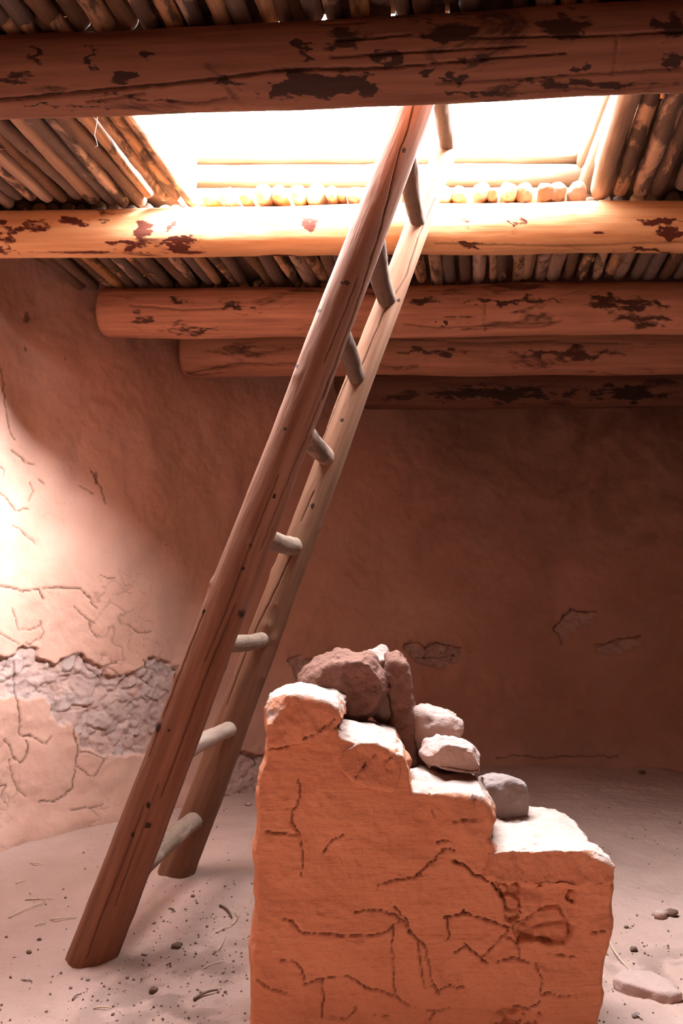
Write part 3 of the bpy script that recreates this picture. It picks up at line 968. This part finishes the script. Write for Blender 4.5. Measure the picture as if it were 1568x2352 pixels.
# dark strip added to keep the gap behind the pole ends black, with chinks
chinks = sorted([at_z(px, 30, 2.53)[0] for px in (210, 318, 640, 742, 905, 1030)])
edges = [-1.15] + [c for q in chinks for c in (q - 0.006, q + 0.006)] + [1.25]
V, F = [], []
for a_, b_ in zip(edges[0::2], edges[1::2]):
    m_ = max(2, int((b_ - a_) / 0.02))
    xs_ = np.linspace(a_, b_, m_ + 1)
    b0 = len(V)
    for x_ in xs_:
        y_ = yb(B1, x_)
        j_ = 0.006 * vnoise(np.array([[x_ * 30, 0, 0]]), 5)[0]
        V += [(x_, y_ + 0.035 + j_, 2.485), (x_, y_ + 0.065, 2.485), (x_, y_ + 0.065, 2.60), (x_, y_ + 0.035 - j_, 2.60)]
    for k in range(m_):
        for j in range(4):
            j2 = (j + 1) % 4
            F.append([b0 + k * 4 + j, b0 + k * 4 + j2, b0 + k * 4 + 4 + j2, b0 + k * 4 + 4 + j])
    F += [[b0 + 3, b0 + 2, b0 + 1, b0], [b0 + m_ * 4 + j for j in range(4)]]
link('dark_fill_1', new_mesh('dark_fill_1', V, F, False), MUD)['kind'] = 'structure'

# ------------------------------------------------------------------ ladder
ladder = bpy.data.objects.new('ladder', None)
COL.objects.link(ladder)
fb, rb = at_z(213, 2196, 0.0), at_z(404, 2010, 0.0)
ladder.location = tuple((fb + rb) / 2)
tag(ladder, 'wooden pole ladder leaning up from the dirt floor through the hatch', 'ladder')
ft, rt = at_y(956, 240, 2.24), at_y(1061, 240, 2.74)
ext = lambda a, b, t: a + (b - a) * t
f0, f1 = ext(fb, ft, -0.02), ext(fb, ft, 1.30)
r0_, r1_ = ext(rb, rt, -0.02), ext(rb, rt, 1.22)
FR = (0.071, 0.044)
RR = (0.068, 0.034)
pole_f = make_log('pole', f0, f1, FR[0], FR[1], WOOD_LADDER, 71, dl=0.007, nc=170, rough=0.014, lump=0.02, bend=0.0, parent=ladder, depth=0.006, knots=16, wob=0.8, minw=1.9, cscale=0.6,
    lines=[(3.2, [(952, 230), (945, 262), (937, 298), (918, 345), (908, 385), (898, 430), (880, 500), (866, 555), (850, 600), (835, 650), (810, 730), (790, 780), (765, 850), (740, 920)]),
           (1.8, [(760, 860), (700, 1010), (650, 1130), (600, 1260)]), (1.8, [(640, 1090), (560, 1290), (520, 1400), (470, 1520)]), (2.2, [(540, 1390), (470, 1560), (420, 1700), (370, 1830)]),
           (1.8, [(470, 1400), (400, 1580), (340, 1740)]), (1.8, [(330, 1850), (290, 1960), (230, 2110), (200, 2200)]), (1.6, [(365, 1800), (300, 1980), (265, 2080)]),
           (1.5, [(590, 1010), (540, 1150), (470, 1330)]), (1.5, [(430, 1480), (380, 1600)]), (1.6, [(820, 640), (790, 720), (745, 830)])],
    stains=[([(558, 1305), (5, 5)], 1), ([(655, 985), (5, 5)], 1), ([(630, 1140), (5, 6)], 1), ([(733, 714), (6, 6)], 1), ([(682, 842), (5, 6)], 1), ([(805, 640), (10, 8)], 0.9),
            ([(928, 345), (6, 8)], 1), ([(388, 1678), (6, 6)], 0.9), ([(305, 1918), (6, 8)], 0.9), ([(468, 1405), (5, 5)], 1), ([(340, 1850), (6, 10)], 0.7)])
pole_r = make_log('pole', r0_, r1_, RR[0], RR[1], WOOD_LADDER_GREY, 83, dl=0.008, nc=140, rough=0.014, lump=0.03, parent=ladder, depth=0.006, knots=14, wob=0.8, minw=1.9, cscale=0.6,
    lines=[(1.8, [(1000, 450), (960, 545), (930, 640), (880, 720), (830, 840)]), (2.0, [(800, 860), (760, 960), (730, 1040)]), (2.0, [(680, 1250), (640, 1340), (590, 1440), (560, 1510), (520, 1620)]),
           (1.6, [(720, 1130), (690, 1200)])],
    stains=[([(915, 690), (6, 6)], 1), ([(785, 965), (6, 6)], 1), ([(718, 1163), (6, 8)], 1)])
pole_r['label'] = 'greyer rear pole'
pole_f['label'] = 'reddish front pole with a long crack'

def axis_at_row(a, b, row):
    lo, hi = -0.1, 1.3
    for _ in range(50):
        m = (lo + hi) / 2
        q = project(np.array([ext(a, b, m)]))[0]
        if q[1] > row:
            lo = m
        else:
            hi = m
    return m
# (pixel row where the rung meets the rear pole, half thickness in metres, rise of the near end in metres)
RUNGS = [(1882, 0.036, -0.005), (1668, 0.030, -0.005), (1463, 0.028, -0.01), (1258, 0.033, -0.005), (1060, 0.034, 0.0), (872, 0.032, 0.0), (690, 0.034, 0.0), (508, 0.033, 0.0), (340, 0.033, 0.0), (205, 0.03, 0.0)]
for k, (row_, rr, dz) in enumerate(RUNGS):
    t = axis_at_row(rb, rt, row_)
    pr = ext(rb, rt, t)
    tf = (pr[2] + dz - fb[2]) / (ft[2] - fb[2])
    pf = ext(fb, ft, tf)
    d = (pr - pf) / np.linalg.norm(pr - pf)
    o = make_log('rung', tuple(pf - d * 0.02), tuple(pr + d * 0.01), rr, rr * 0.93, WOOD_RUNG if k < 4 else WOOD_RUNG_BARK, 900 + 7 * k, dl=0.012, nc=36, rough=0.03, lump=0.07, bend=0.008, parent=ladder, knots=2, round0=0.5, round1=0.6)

# ------------------------------------------------------------------ masonry stub
def chip(V, seed, n, lo, hi, front=False):
    """knock flat facets off a block"""
    rs = np.random.RandomState(seed)
    c = (V.min(0) + V.max(0)) / 2
    h = (V.max(0) - V.min(0)) / 2
    W = V - c
    for _ in range(n):
        d = rs.normal(size=3)
        if front:
            d = np.array([d[0] * 0.9, -abs(d[1]) - 0.25, d[2] * 0.8 + 0.35])
        d = d / h * h.mean()
        d /= np.linalg.norm(d)
        t = W @ d
        off = t.max() * rs.uniform(lo, hi)
        W = W - np.outer(np.maximum(0, t - off), d)
    return W + c

def px_loop(poly, y, dz=0.0):
    return np.array([at_y(px, py, y) for px, py in poly])

def grow(loop, s, c=None):
    c = loop.mean(0) if c is None else c
    return c + (loop - c) * s

def densify(poly, step=22):
    out = []
    n = len(poly)
    for k in range(n):
        a, b = np.array(poly[k], float), np.array(poly[(k + 1) % n], float)
        m = max(1, int(np.hypot(*(b - a)) / step))
        for t in range(m):
            out.append(tuple(a + (b - a) * t / m))
    return out

def stone_solid(name, poly, y0, y1, mat, voxel, seed, chamfer=0.02, inset=0.10, back=0.9, rough=0.006, lumps=0.012, parent=None, lines=None, holes=None, depth=0.010, smooth_it=2, fine=0.0018,
                facets=0.0, origin=None, tilt=0.0, facet_scale=9.0, chips=0, chip_range=(0.72, 0.92), chip_front=False, top_bare=False):
    """a stone or clay block whose outline seen from the front is poly, running from depth y0 to y1"""
    P = densify(poly)
    full = px_loop(P, y0 + chamfer)
    c = full.mean(0)
    front = grow(full, 1 - inset, c)
    front[:, 1] = y0
    mid = full.copy()
    mid[:, 1] = y0 + (y1 - y0) * 0.7
    mid[:, 2] += tilt * (y1 - y0) * 0.7
    bk = grow(full, back, c)
    bk[:, 1] = y1
    bk[:, 2] += tilt * (y1 - y0)
    me = remeshed([front, full, mid, bk], voxel, smooth_it)
    V = coords(me)
    if chips:
        V = chip(V, seed, chips, chip_range[0], chip_range[1], chip_front)
        set_coords(me, V)
    N = vert_normals(me).astype(float)
    if facets:
        f1, f2, idn = voronoi3(V * facet_scale + seed, seed)
        V = V + N * (facets * (0.55 - f1))[:, None]
    V = V + N * (lumps * fbm(V * 7, 3, seed) + rough * fbm(V * 26, 3, seed + 3) + fine * fbm(V * 90, 2, seed + 6))[:, None]
    attrs = {}
    if lines or holes:
        Q = project(V)
        face = smooth(0.1, 0.5, -N[:, 1])
        cr = np.zeros(len(V))
        bare = np.zeros(len(V))
        if lines:
            cr = cracks_at(Q, lines, seed, 2.2, 2.0, 0.58) * face
        for poly_h, dep in (holes or []):
            wob = np.stack([vnoise(np.c_[Q / 18, np.zeros(len(Q))], 40), vnoise(np.c_[Q / 18, np.ones(len(Q)) * 5], 41)], 1) * 6
            s = smooth(-3, 4, signed(Q + wob, poly_h)) * face
            R = V * np.array([13.0, 6.0, 22.0]) + 0.8 * np.stack([fbm(V * 14, 2, 71), fbm(V * 14, 2, 72), fbm(V * 14, 2, 73)], 1)
            g1, g2, gid = voronoi3(R, seed + 30)
            joint = 1 - smooth(0.04, 0.2, g2 - g1)
            V[:, 1] += s * (dep * (0.4 + 0.8 * gid) + 0.007 * joint * (gid > 0.35) + 0.006 * fbm(V * 22, 3, 84))
            cr = np.maximum(cr, s * joint * 0.25 * (gid > 0.45))
            bare = np.maximum(bare, s * 0.6)
        V[:, 1] += cr * depth
        set_attr(me, 'crack', cr)
    if top_bare:
        nz_ = N[:, 2] + 0.22 * fbm(V * 30, 3, seed + 9)
        set_attr(me, 'bare', smooth(0.35, 0.65, nz_))
    if origin is None:
        lo = V.min(0)
        origin = np.array([V[:, 0].mean(), V[:, 1].mean(), lo[2]])
    set_coords(me, V - origin)
    me.name = name
    o = link(name, me, mat, parent)
    if parent is None:
        o.location = tuple(origin)
    return o

PY = 1.90
PB = 2.29
pier = bpy.data.objects.new('masonry_stub', None)
COL.objects.link(pier)
PO = np.array([at_y(980, 2352, PY)[0], (PY + PB) / 2, 0.0])
pier.location = tuple(PO)
tag(pier, 'broken stepped stub wall of red clay-plastered stone in the foreground', 'wall stub')

body_poly = [(574, 2515), (576, 2420), (575, 2330), (573, 2200), (582, 2120), (583, 2060), (579, 1990), (577, 1945), (588, 1885), (585, 1810), (591, 1765), (604, 1735), (610, 1690), (616, 1635),
             (750, 1630), (775, 1680), (925, 1720), (942, 1805), (1085, 1822), (1112, 1900), (1140, 1945), (1170, 1965), (1395, 1970), (1408, 2030), (1404, 2110), (1396, 2180), (1388, 2200), (1388, 2290),
             (1374, 2360), (1368, 2420), (1366, 2515)]
PIER_LINES = [
    (3.2, [(1020, 2105), (1055, 2102), (1065, 2092), (1080, 2104), (1100, 2108), (1140, 2120), (1175, 2132), (1185, 2120), (1222, 2112)]), (2.6, [(1026, 2105), (1030, 2135), (1036, 2152), (1025, 2158)]),
    (2.8, [(1175, 2132), (1150, 2155), (1130, 2175), (1112, 2195), (1105, 2202)]), (2.6, [(1066, 2165), (1090, 2188), (1105, 2202), (1120, 2215)]), (1.8, [(1165, 2150), (1190, 2170), (1196, 2205)]),
    (5.0, [(1045, 2185), (1060, 2178), (1072, 2172)]), (2.4, [(815, 2096), (840, 2090), (870, 2090), (900, 2098), (918, 2112), (905, 2128), (905, 2160)]),
    (2.4, [(700, 2260), (740, 2248), (780, 2242), (815, 2248), (840, 2270), (870, 2275), (910, 2288), (940, 2310), (955, 2312)]), (2.0, [(645, 2205), (670, 2208), (690, 2222), (700, 2250)]),
    (2.2, [(650, 2110), (670, 2115), (688, 2138), (710, 2144), (780, 2148), (860, 2148), (890, 2138), (915, 2118)]), (2.2, [(905, 2082), (935, 2115), (940, 2142), (975, 2170), (985, 2205)]),
    (2.2, [(865, 2045), (870, 2030), (900, 2022), (950, 2015), (975, 1992), (1010, 1960), (1030, 1945), (1045, 1955)]), (4.0, [(1038, 1975), (1060, 1985), (1075, 1992), (1088, 2010), (1110, 2016), (1130, 2030), (1150, 2052), (1162, 2080)]),
    (2.2, [(965, 2010), (980, 1985), (1000, 1975), (1015, 1950)]), (2.2, [(1000, 1935), (1030, 1930), (1050, 1918), (1085, 1930)]), (2.0, [(685, 1790), (690, 1825), (680, 1850), (668, 1880), (690, 1920), (698, 1985), (690, 2010)]),
    (2.0, [(610, 1910), (650, 1915), (680, 1918)]), (2.0, [(740, 1960), (760, 1930), (790, 1918)]), (2.2, [(620, 1720), (650, 1715), (690, 1700), (720, 1705)]),
    (2.4, [(1260, 2190), (1290, 2195), (1330, 2200)]), (2.4, [(1355, 2146), (1375, 2140), (1390, 2138)]), (2.0, [(1140, 2210), (1180, 2200), (1230, 2215), (1245, 2250), (1240, 2290)]),
    (2.6, [(1245, 2290), (1255, 2282), (1290, 2290), (1310, 2288)]), (2.0, [(980, 2320), (1010, 2322), (1030, 2315)]), (3.0, [(985, 2350), (995, 2325)]), (2.4, [(1130, 2330), (1180, 2312), (1215, 2318), (1240, 2300)]),
    (2.0, [(590, 2250), (620, 2272), (660, 2280)]), (2.0, [(760, 2335), (800, 2340), (820, 2310)]), (2.0, [(860, 2330), (900, 2335)]), (2.0, [(738, 2250), (742, 2300), (740, 2340)]),
    (2.0, [(900, 2160), (905, 2250), (910, 2288)]), (2.2, [(1000, 2280), (1030, 2265), (1066, 2268)]), (2.0, [(985, 2205), (990, 2250), (1010, 2285)]), (1.8, [(920, 2110), (960, 2160), (975, 2268), (1000, 2265)]),
]
HOLES = [([(1138, 2022), (1200, 2032), (1290, 2036), (1322, 2050), (1318, 2090), (1325, 2130), (1300, 2165), (1262, 2170), (1230, 2160), (1190, 2165), (1165, 2110), (1150, 2060)], 0.013),
         ([(1125, 2345), (1160, 2318), (1215, 2310), (1240, 2325), (1235, 2360), (1130, 2365)], 0.009)]
stone_solid('clay_body', body_poly, PY, PB, CLAY_PIER, 0.0036, 15, chamfer=0.025, inset=0.03, back=0.99, rough=0.0028, lumps=0.007, parent=pier, top_bare=True, lines=PIER_LINES, holes=HOLES, origin=PO, smooth_it=3, fine=0.0008)

cap1 = [(609, 1706), (606, 1650), (605, 1615), (620, 1592), (652, 1580), (720, 1580), (772, 1592), (799, 1612), (801, 1640), (776, 1660), (762, 1690), (735, 1712), (690, 1705), (650, 1716)]
cap2 = [(752, 1700), (765, 1668), (800, 1662), (850, 1672), (915, 1690), (932, 1722), (950, 1758), (946, 1792), (905, 1816), (830, 1798), (788, 1775), (757, 1742)]
cap3 = [(944, 1790), (985, 1792), (1040, 1800), (1094, 1806), (1120, 1838), (1139, 1882), (1131, 1918), (1095, 1938), (1010, 1922), (955, 1850)]
cap4 = [(1075, 1975), (1092, 1950), (1140, 1940), (1230, 1944), (1330, 1940), (1392, 1952), (1414, 1985), (1410, 2022), (1388, 2032), (1300, 2038), (1145, 2024), (1088, 2002)]
stone_solid('cap_stone', cap1, PY - 0.012, PY + 0.20, STONE_CAP, 0.005, 101, chamfer=0.08, inset=0.17, back=0.97, rough=0.005, lumps=0.010, parent=pier, origin=PO, fine=0.002, facets=0.008, chips=7, chip_range=(0.89, 0.98), chip_front=True, top_bare=True,
            lines=[(2.4, [(690, 1700), (720, 1690), (745, 1668), (765, 1655)])])
stone_solid('cap_stone', cap2, PY - 0.008, PY + 0.26, STONE_CAP, 0.005, 117, chamfer=0.10, inset=0.24, back=0.97, rough=0.004, lumps=0.012, parent=pier, origin=PO, fine=0.0016, facets=0.008, chips=8, chip_range=(0.88, 0.98), chip_front=True, top_bare=True,
            lines=[(2.4, [(815, 1785), (830, 1765), (848, 1745), (862, 1735)]), (3.0, [(885, 1745), (915, 1738), (930, 1735)])])
stone_solid('cap_stone', cap3, PY - 0.006, PY + 0.30, STONE_CAP, 0.005, 131, chamfer=0.08, inset=0.17, back=0.98, rough=0.004, lumps=0.012, parent=pier, origin=PO, fine=0.0016, facets=0.008, chips=7, chip_range=(0.89, 0.98), chip_front=True, top_bare=True,
            lines=[(2.2, [(1040, 1888), (1070, 1884), (1095, 1884)]), (2.2, [(1042, 1820), (1060, 1812), (1078, 1818), (1090, 1840)])])
stone_solid('ledge_slab', cap4, PY - 0.012, PB + 0.01, STONE_CAP, 0.005, 149, chamfer=0.022, inset=0.035, back=0.93, rough=0.003, lumps=0.010, parent=pier, origin=PO, fine=0.0022, facets=0.006, facet_scale=6, chips=8, chip_range=(0.9, 0.97), chip_front=True, top_bare=True)

# loose stones lying on the stub
def loose(name, poly, y0, y1, mat, seed, label, **kw):
    kw.setdefault('chips', 16)
    kw.setdefault('chip_range', (0.86, 0.985))
    kw['smooth_it'] = 1
    kw['facets'] = kw.get('facets', 0) * 0.4
    o = stone_solid(name, poly, y0, y1, mat, 0.0045, seed, **kw)
    tag(o, label, 'stone', 'loose stones on the stub wall')
    return o
loose('stone', [(690, 1572), (705, 1540), (735, 1515), (775, 1500), (842, 1494), (858, 1508), (884, 1545), (904, 1580), (886, 1606), (862, 1640), (830, 1662), (780, 1660), (740, 1640), (705, 1620)],
      2.08, 2.25, STONE_RED, 211, 'large dark red broken boulder on top of the stub wall', chamfer=0.06, inset=0.22, back=0.8, facets=0.022, rough=0.007, lumps=0.012)
loose('stone', [(845, 1498), (882, 1497), (886, 1530), (905, 1600), (912, 1660), (880, 1680), (850, 1640), (840, 1560)],
      2.17, 2.30, STONE_PINK, 223, 'narrow pale stone wedged between the dark boulder and upright slab', chamfer=0.03, inset=0.15, back=0.85, facets=0.012, rough=0.006)
loose('stone', [(884, 1503), (931, 1502), (938, 1540), (945, 1620), (962, 1700), (960, 1760), (900, 1755), (895, 1650), (890, 1560)],
      2.15, 2.32, STONE_RED, 237, 'upright reddish slab standing right of the dark boulder', chamfer=0.03, inset=0.12, back=0.9, facets=0.012, rough=0.006)
loose('stone', [(944, 1640), (960, 1626), (1000, 1628), (1052, 1632), (1062, 1655), (1056, 1680), (1040, 1720), (1000, 1770), (950, 1775), (938, 1700)],
      2.16, 2.34, STONE_PINK, 251, 'dusty pinkish block right of the upright slab, behind the wedge stone', chamfer=0.05, inset=0.12, back=0.85, facets=0.014, rough=0.006)
loose('stone', [(970, 1735), (985, 1712), (1012, 1690), (1050, 1692), (1085, 1706), (1100, 1728), (1117, 1748), (1116, 1774), (1094, 1792), (1040, 1788), (988, 1776)],
      1.99, 2.16, STONE_PINK, 263, 'pale wedge-shaped stone lying loose on the middle step', chamfer=0.05, inset=0.2, back=0.75, facets=0.010, rough=0.004)
loose('stone', [(1104, 1790), (1130, 1782), (1185, 1788), (1208, 1796), (1213, 1830), (1208, 1872), (1160, 1884), (1112, 1880), (1104, 1830)],
      2.17, 2.32, STONE_GREY, 277, 'grey block at the back of the lowest step', chamfer=0.03, inset=0.12, back=0.85, facets=0.012, rough=0.004)

# ------------------------------------------------------------------ things on the floor
fs = at_z(1480, 2290, 0.0)
flat_poly = [(1408, 2262), (1440, 2240), (1500, 2248), (1556, 2280), (1566, 2300), (1540, 2306), (1480, 2290), (1430, 2275)]
pts = np.array([at_z(px, py, 0.0) for px, py in flat_poly])
lo_, hi_ = pts.copy(), pts.copy()
lo_[:, 2] = -0.02
hi_[:, 2] = 0.018
top_ = grow(hi_, 0.9)
top_[:, 2] = 0.024
dens = lambda L: np.array([L[k] + (L[(k + 1) % len(L)] - L[k]) * t for k in range(len(L)) for t in (0, 0.33, 0.66)])
me = remeshed([dens(lo_), dens(hi_), dens(top_)], 0.005, 2)
V = coords(me)
V += vert_normals(me) * (0.006 * fbm(V * 20, 3, 300))[:, None]
og = np.array([V[:, 0].mean(), V[:, 1].mean(), 0.0])
set_coords(me, V - og)
o = link('flat_stone', me, STONE_PINK)
o.location = tuple(og)
tag(o, 'flat pale stone half sunk in the floor right of the stub wall', 'stone')

def floor_z(p):
    return float(floor_height(np.array([p[0]]), np.array([p[1]]))[0])

def straw(pa, pb, r, mat, name, label, cat, group, bow=0.08):
    a, b = at_z(*pa, 0.0), at_z(*pb, 0.0)
    a[2], b[2] = floor_z(a) + r + 0.001, floor_z(b) + r + 0.002
    d = b - a
    n = 8
    side = np.array([-d[1], d[0], 0]) * bow
    V, F = [], []
    up_ = np.array([0, 0, 1.0])
    sd = np.array([-d[1], d[0], 0]) / (np.hypot(d[0], d[1]) + 1e-9)
    for k in range(n):
        t = k / (n - 1)
        c = a + d * t + side * math.sin(math.pi * t) + up_ * (0.003 * math.sin(math.pi * t))
        for j in range(6):
            th = j * math.pi / 3
            V.append(c + r * (math.cos(th) * sd + math.sin(th) * up_) * (1 - 0.4 * t))
    for k in range(n - 1):
        for j in range(6):
            j2 = (j + 1) % 6
            F.append([k * 6 + j, k * 6 + j2, (k + 1) * 6 + j2, (k + 1) * 6 + j])
    F += [[5, 4, 3, 2, 1, 0], [(n - 1) * 6 + j for j in range(6)]]
    o = link(name, new_mesh(name, np.array(V) - a, F, True), mat)
    o.location = tuple(a)
    tag(o, label, cat, group)

STRAWS = [((20, 2116), (104, 2084), 'long pale straw on the floor at the far left'), ((115, 2118), (176, 2113), 'straw lying level just left of the front ladder foot'), ((80, 2131), (106, 2127), 'short straw left of the ladder foot, below a longer one'),
          ((58, 2073), (124, 2073), 'thin straw above the longest straw at left'), ((495, 2149), (532, 2136), 'straw in the shaded dirt beside the stub wall'), ((532, 2130), (548, 2108), 'tilted straw tip in shade close to the stub wall'),
          ((215, 2322), (257, 2319), 'straw near the bottom edge below the ladder foot'), ((498, 2188), (516, 2160), 'bent straw in shade beside the stub wall'), ((465, 2230), (510, 2215), 'grass stalk in shade below the bent straw'),
          ((70, 1992), (96, 1994), 'small straw by the foot of the left wall'), ((36, 2035), (58, 2030), 'small straw between the left wall and long straw'), ((1400, 2160), (1470, 2245), 'long pale grass stalk right of the stub wall'),
          ((1452, 2330), (1475, 2345), 'short stalk at the bottom right by the stub wall')]
for i, (a, b, lab) in enumerate(STRAWS):
    straw(a, b, 0.0024, STRAW, 'straw', lab, 'straw', 'straws on the floor', 0.05 * (-1) ** i)
TW = [((505, 2087), (532, 2116), 'dark twig on the floor between ladder and stub wall', 0.004), ((445, 2298), (500, 2276), 'long dark twig near the bottom, left of the stub wall', 0.004), ((395, 2182), (418, 2176), 'stubby dark twig on the floor right of the front ladder foot', 0.006),
      ((166, 2302), (184, 2292), 'small twig on the floor below the front ladder foot', 0.0025), ((388, 2100), (402, 2106), 'tiny twig in the ladder shadow', 0.0025)]
for a, b, lab, r in TW:
    straw(a, b, r, TWIG, 'twig', lab, 'twig', 'twigs on the floor', 0.06)

def pebble(px, py, r, mat, label, seed, squash=0.6):
    c = at_z(px, py, 0.0)
    n1, n2 = 9, 12
    V, F = [], []
    for i in range(n1):
        a = math.pi * i / (n1 - 1)
        for j in range(n2):
            b = 2 * math.pi * j / n2
            V.append((math.sin(a) * math.cos(b), math.sin(a) * math.sin(b), math.cos(a)))
    V = np.array(V)
    V = V * (1 + 0.28 * fbm(V * 1.6, 2, seed))[:, None] * np.array([r, r * 0.8, r * squash])
    for i in range(n1 - 1):
        for j in range(n2):
            j2 = (j + 1) % n2
            F.append([i * n2 + j, (i + 1) * n2 + j, (i + 1) * n2 + j2, i * n2 + j2])
    o = link('pebble', new_mesh('pebble', V, np.array(F), True), mat)
    o.location = (c[0], c[1], floor_z(c) + r * squash * 0.7)
    tag(o, label, 'pebble', 'pebbles on the floor')
PEB = [(1540, 2106, .022, MUD, 'dark clod at the right edge of the floor'), (1518, 2108, .026, STONE_PINK, 'pale pebble beside the dark clod at right'), (1438, 2128, .008, MUD, 'small dark pebble right of the stub wall'),
       (1340 + 135, 1776, .02, MUD, 'dark stone by the foot of the back wall'), (406, 2180, .013, MUD, 'dark clod on the shaded floor right of the ladder'), (443, 2070, .008, MUD, 'tiny dark clod right of the rear ladder foot'),
       (332, 2194, .009, STONE_PINK, 'pale pebble touching the shade beside the front ladder foot'), (202, 2255, .006, STONE_GREY, 'small grey pebble below the front ladder foot'), (352, 2282, .012, MUD, 'dark clod near the bottom left of the stub wall'),
       (1455, 2180, .012, MUD, 'dark crumb beside the grass stalk at right'), (570, 1848, .016, STONE_PINK, 'pinkish pebble between the ladder and stub wall by the wall foot'), (1460, 2335, .01, STONE_GREY, 'grey pebble at the bottom right corner'),
       (66, 2196, .008, MUD, 'dark crumb at the left of the front ladder foot'), (90, 2162, .007, MUD, 'dark crumb under the short straw at left'), (60, 2254, .008, STONE_PINK, 'pale pebble at the lower left of the floor')]
for i, (px, py, r, m, lab) in enumerate(PEB):
    pebble(px, py, r, m, lab, 400 + i)

# crumbs of earth nobody could count
V, F = [], []
rs = np.random.RandomState(12)
base = np.array([(1, 0, 0), (-1, 0, 0), (0, 1, 0), (0, -1, 0), (0, 0, 1), (0, 0, -1)], float)
tri = [(0, 2, 4), (2, 1, 4), (1, 3, 4), (3, 0, 4), (2, 0, 5), (1, 2, 5), (3, 1, 5), (0, 3, 5)]
for _ in range(5600):
    u = rs.rand()
    if u < 0.5:
        x, y = rs.normal(-0.40, 0.20), rs.normal(2.25, 0.40)
    elif u < 0.72:
        x, y = rs.normal(1.05, 0.35), rs.normal(2.45, 0.18)
    else:
        x, y = rs.uniform(-1.1, 2.2), rs.uniform(1.7, 4.3)
    r = 0.0009 + 0.0048 * rs.rand() ** 5
    R = np.linalg.qr(rs.normal(size=(3, 3)))[0]
    P = (base * rs.uniform(0.6, 1.3, (6, 1))) @ R * r + np.array([x, y, 0])
    P[:, 2] += floor_height(np.array([x]), np.array([y]))[0] + r * 0.4
    b = len(V)
    V += list(P)
    F += [[b + i for i in t] for t in tri]
o = link('earth_crumbs', new_mesh('earth_crumbs', np.array(V), np.array(F), False), CRUMB)
tag(o, 'loose crumbs of dark earth scattered over the dirt floor', 'earth crumbs', kind='stuff')

# ------------------------------------------------------------------ white fibre hanging from the poles left of the hatch
P0 = [(224, 262), (222, 285), (217, 310), (222, 325), (224, 335), (218, 338)]
cu = [at_y(px, py, 2.24) for px, py in P0]
V, F = [], []
for c in cu:
    for j in range(5):
        th = j * 2 * math.pi / 5
        V.append(c + 0.0007 * np.array([math.cos(th), math.sin(th), 0]))
for k in range(len(cu) - 1):
    for j in range(5):
        j2 = (j + 1) % 5
        F.append([k * 5 + j, k * 5 + j2, (k + 1) * 5 + j2, (k + 1) * 5 + j])
o = link('hanging_fibre', new_mesh('hanging_fibre', np.array(V) - cu[0], F, True), THREAD)
o.location = tuple(cu[0])
tag(o, 'thin white fibre hanging from the roof poles left of the hatch', 'fibre')
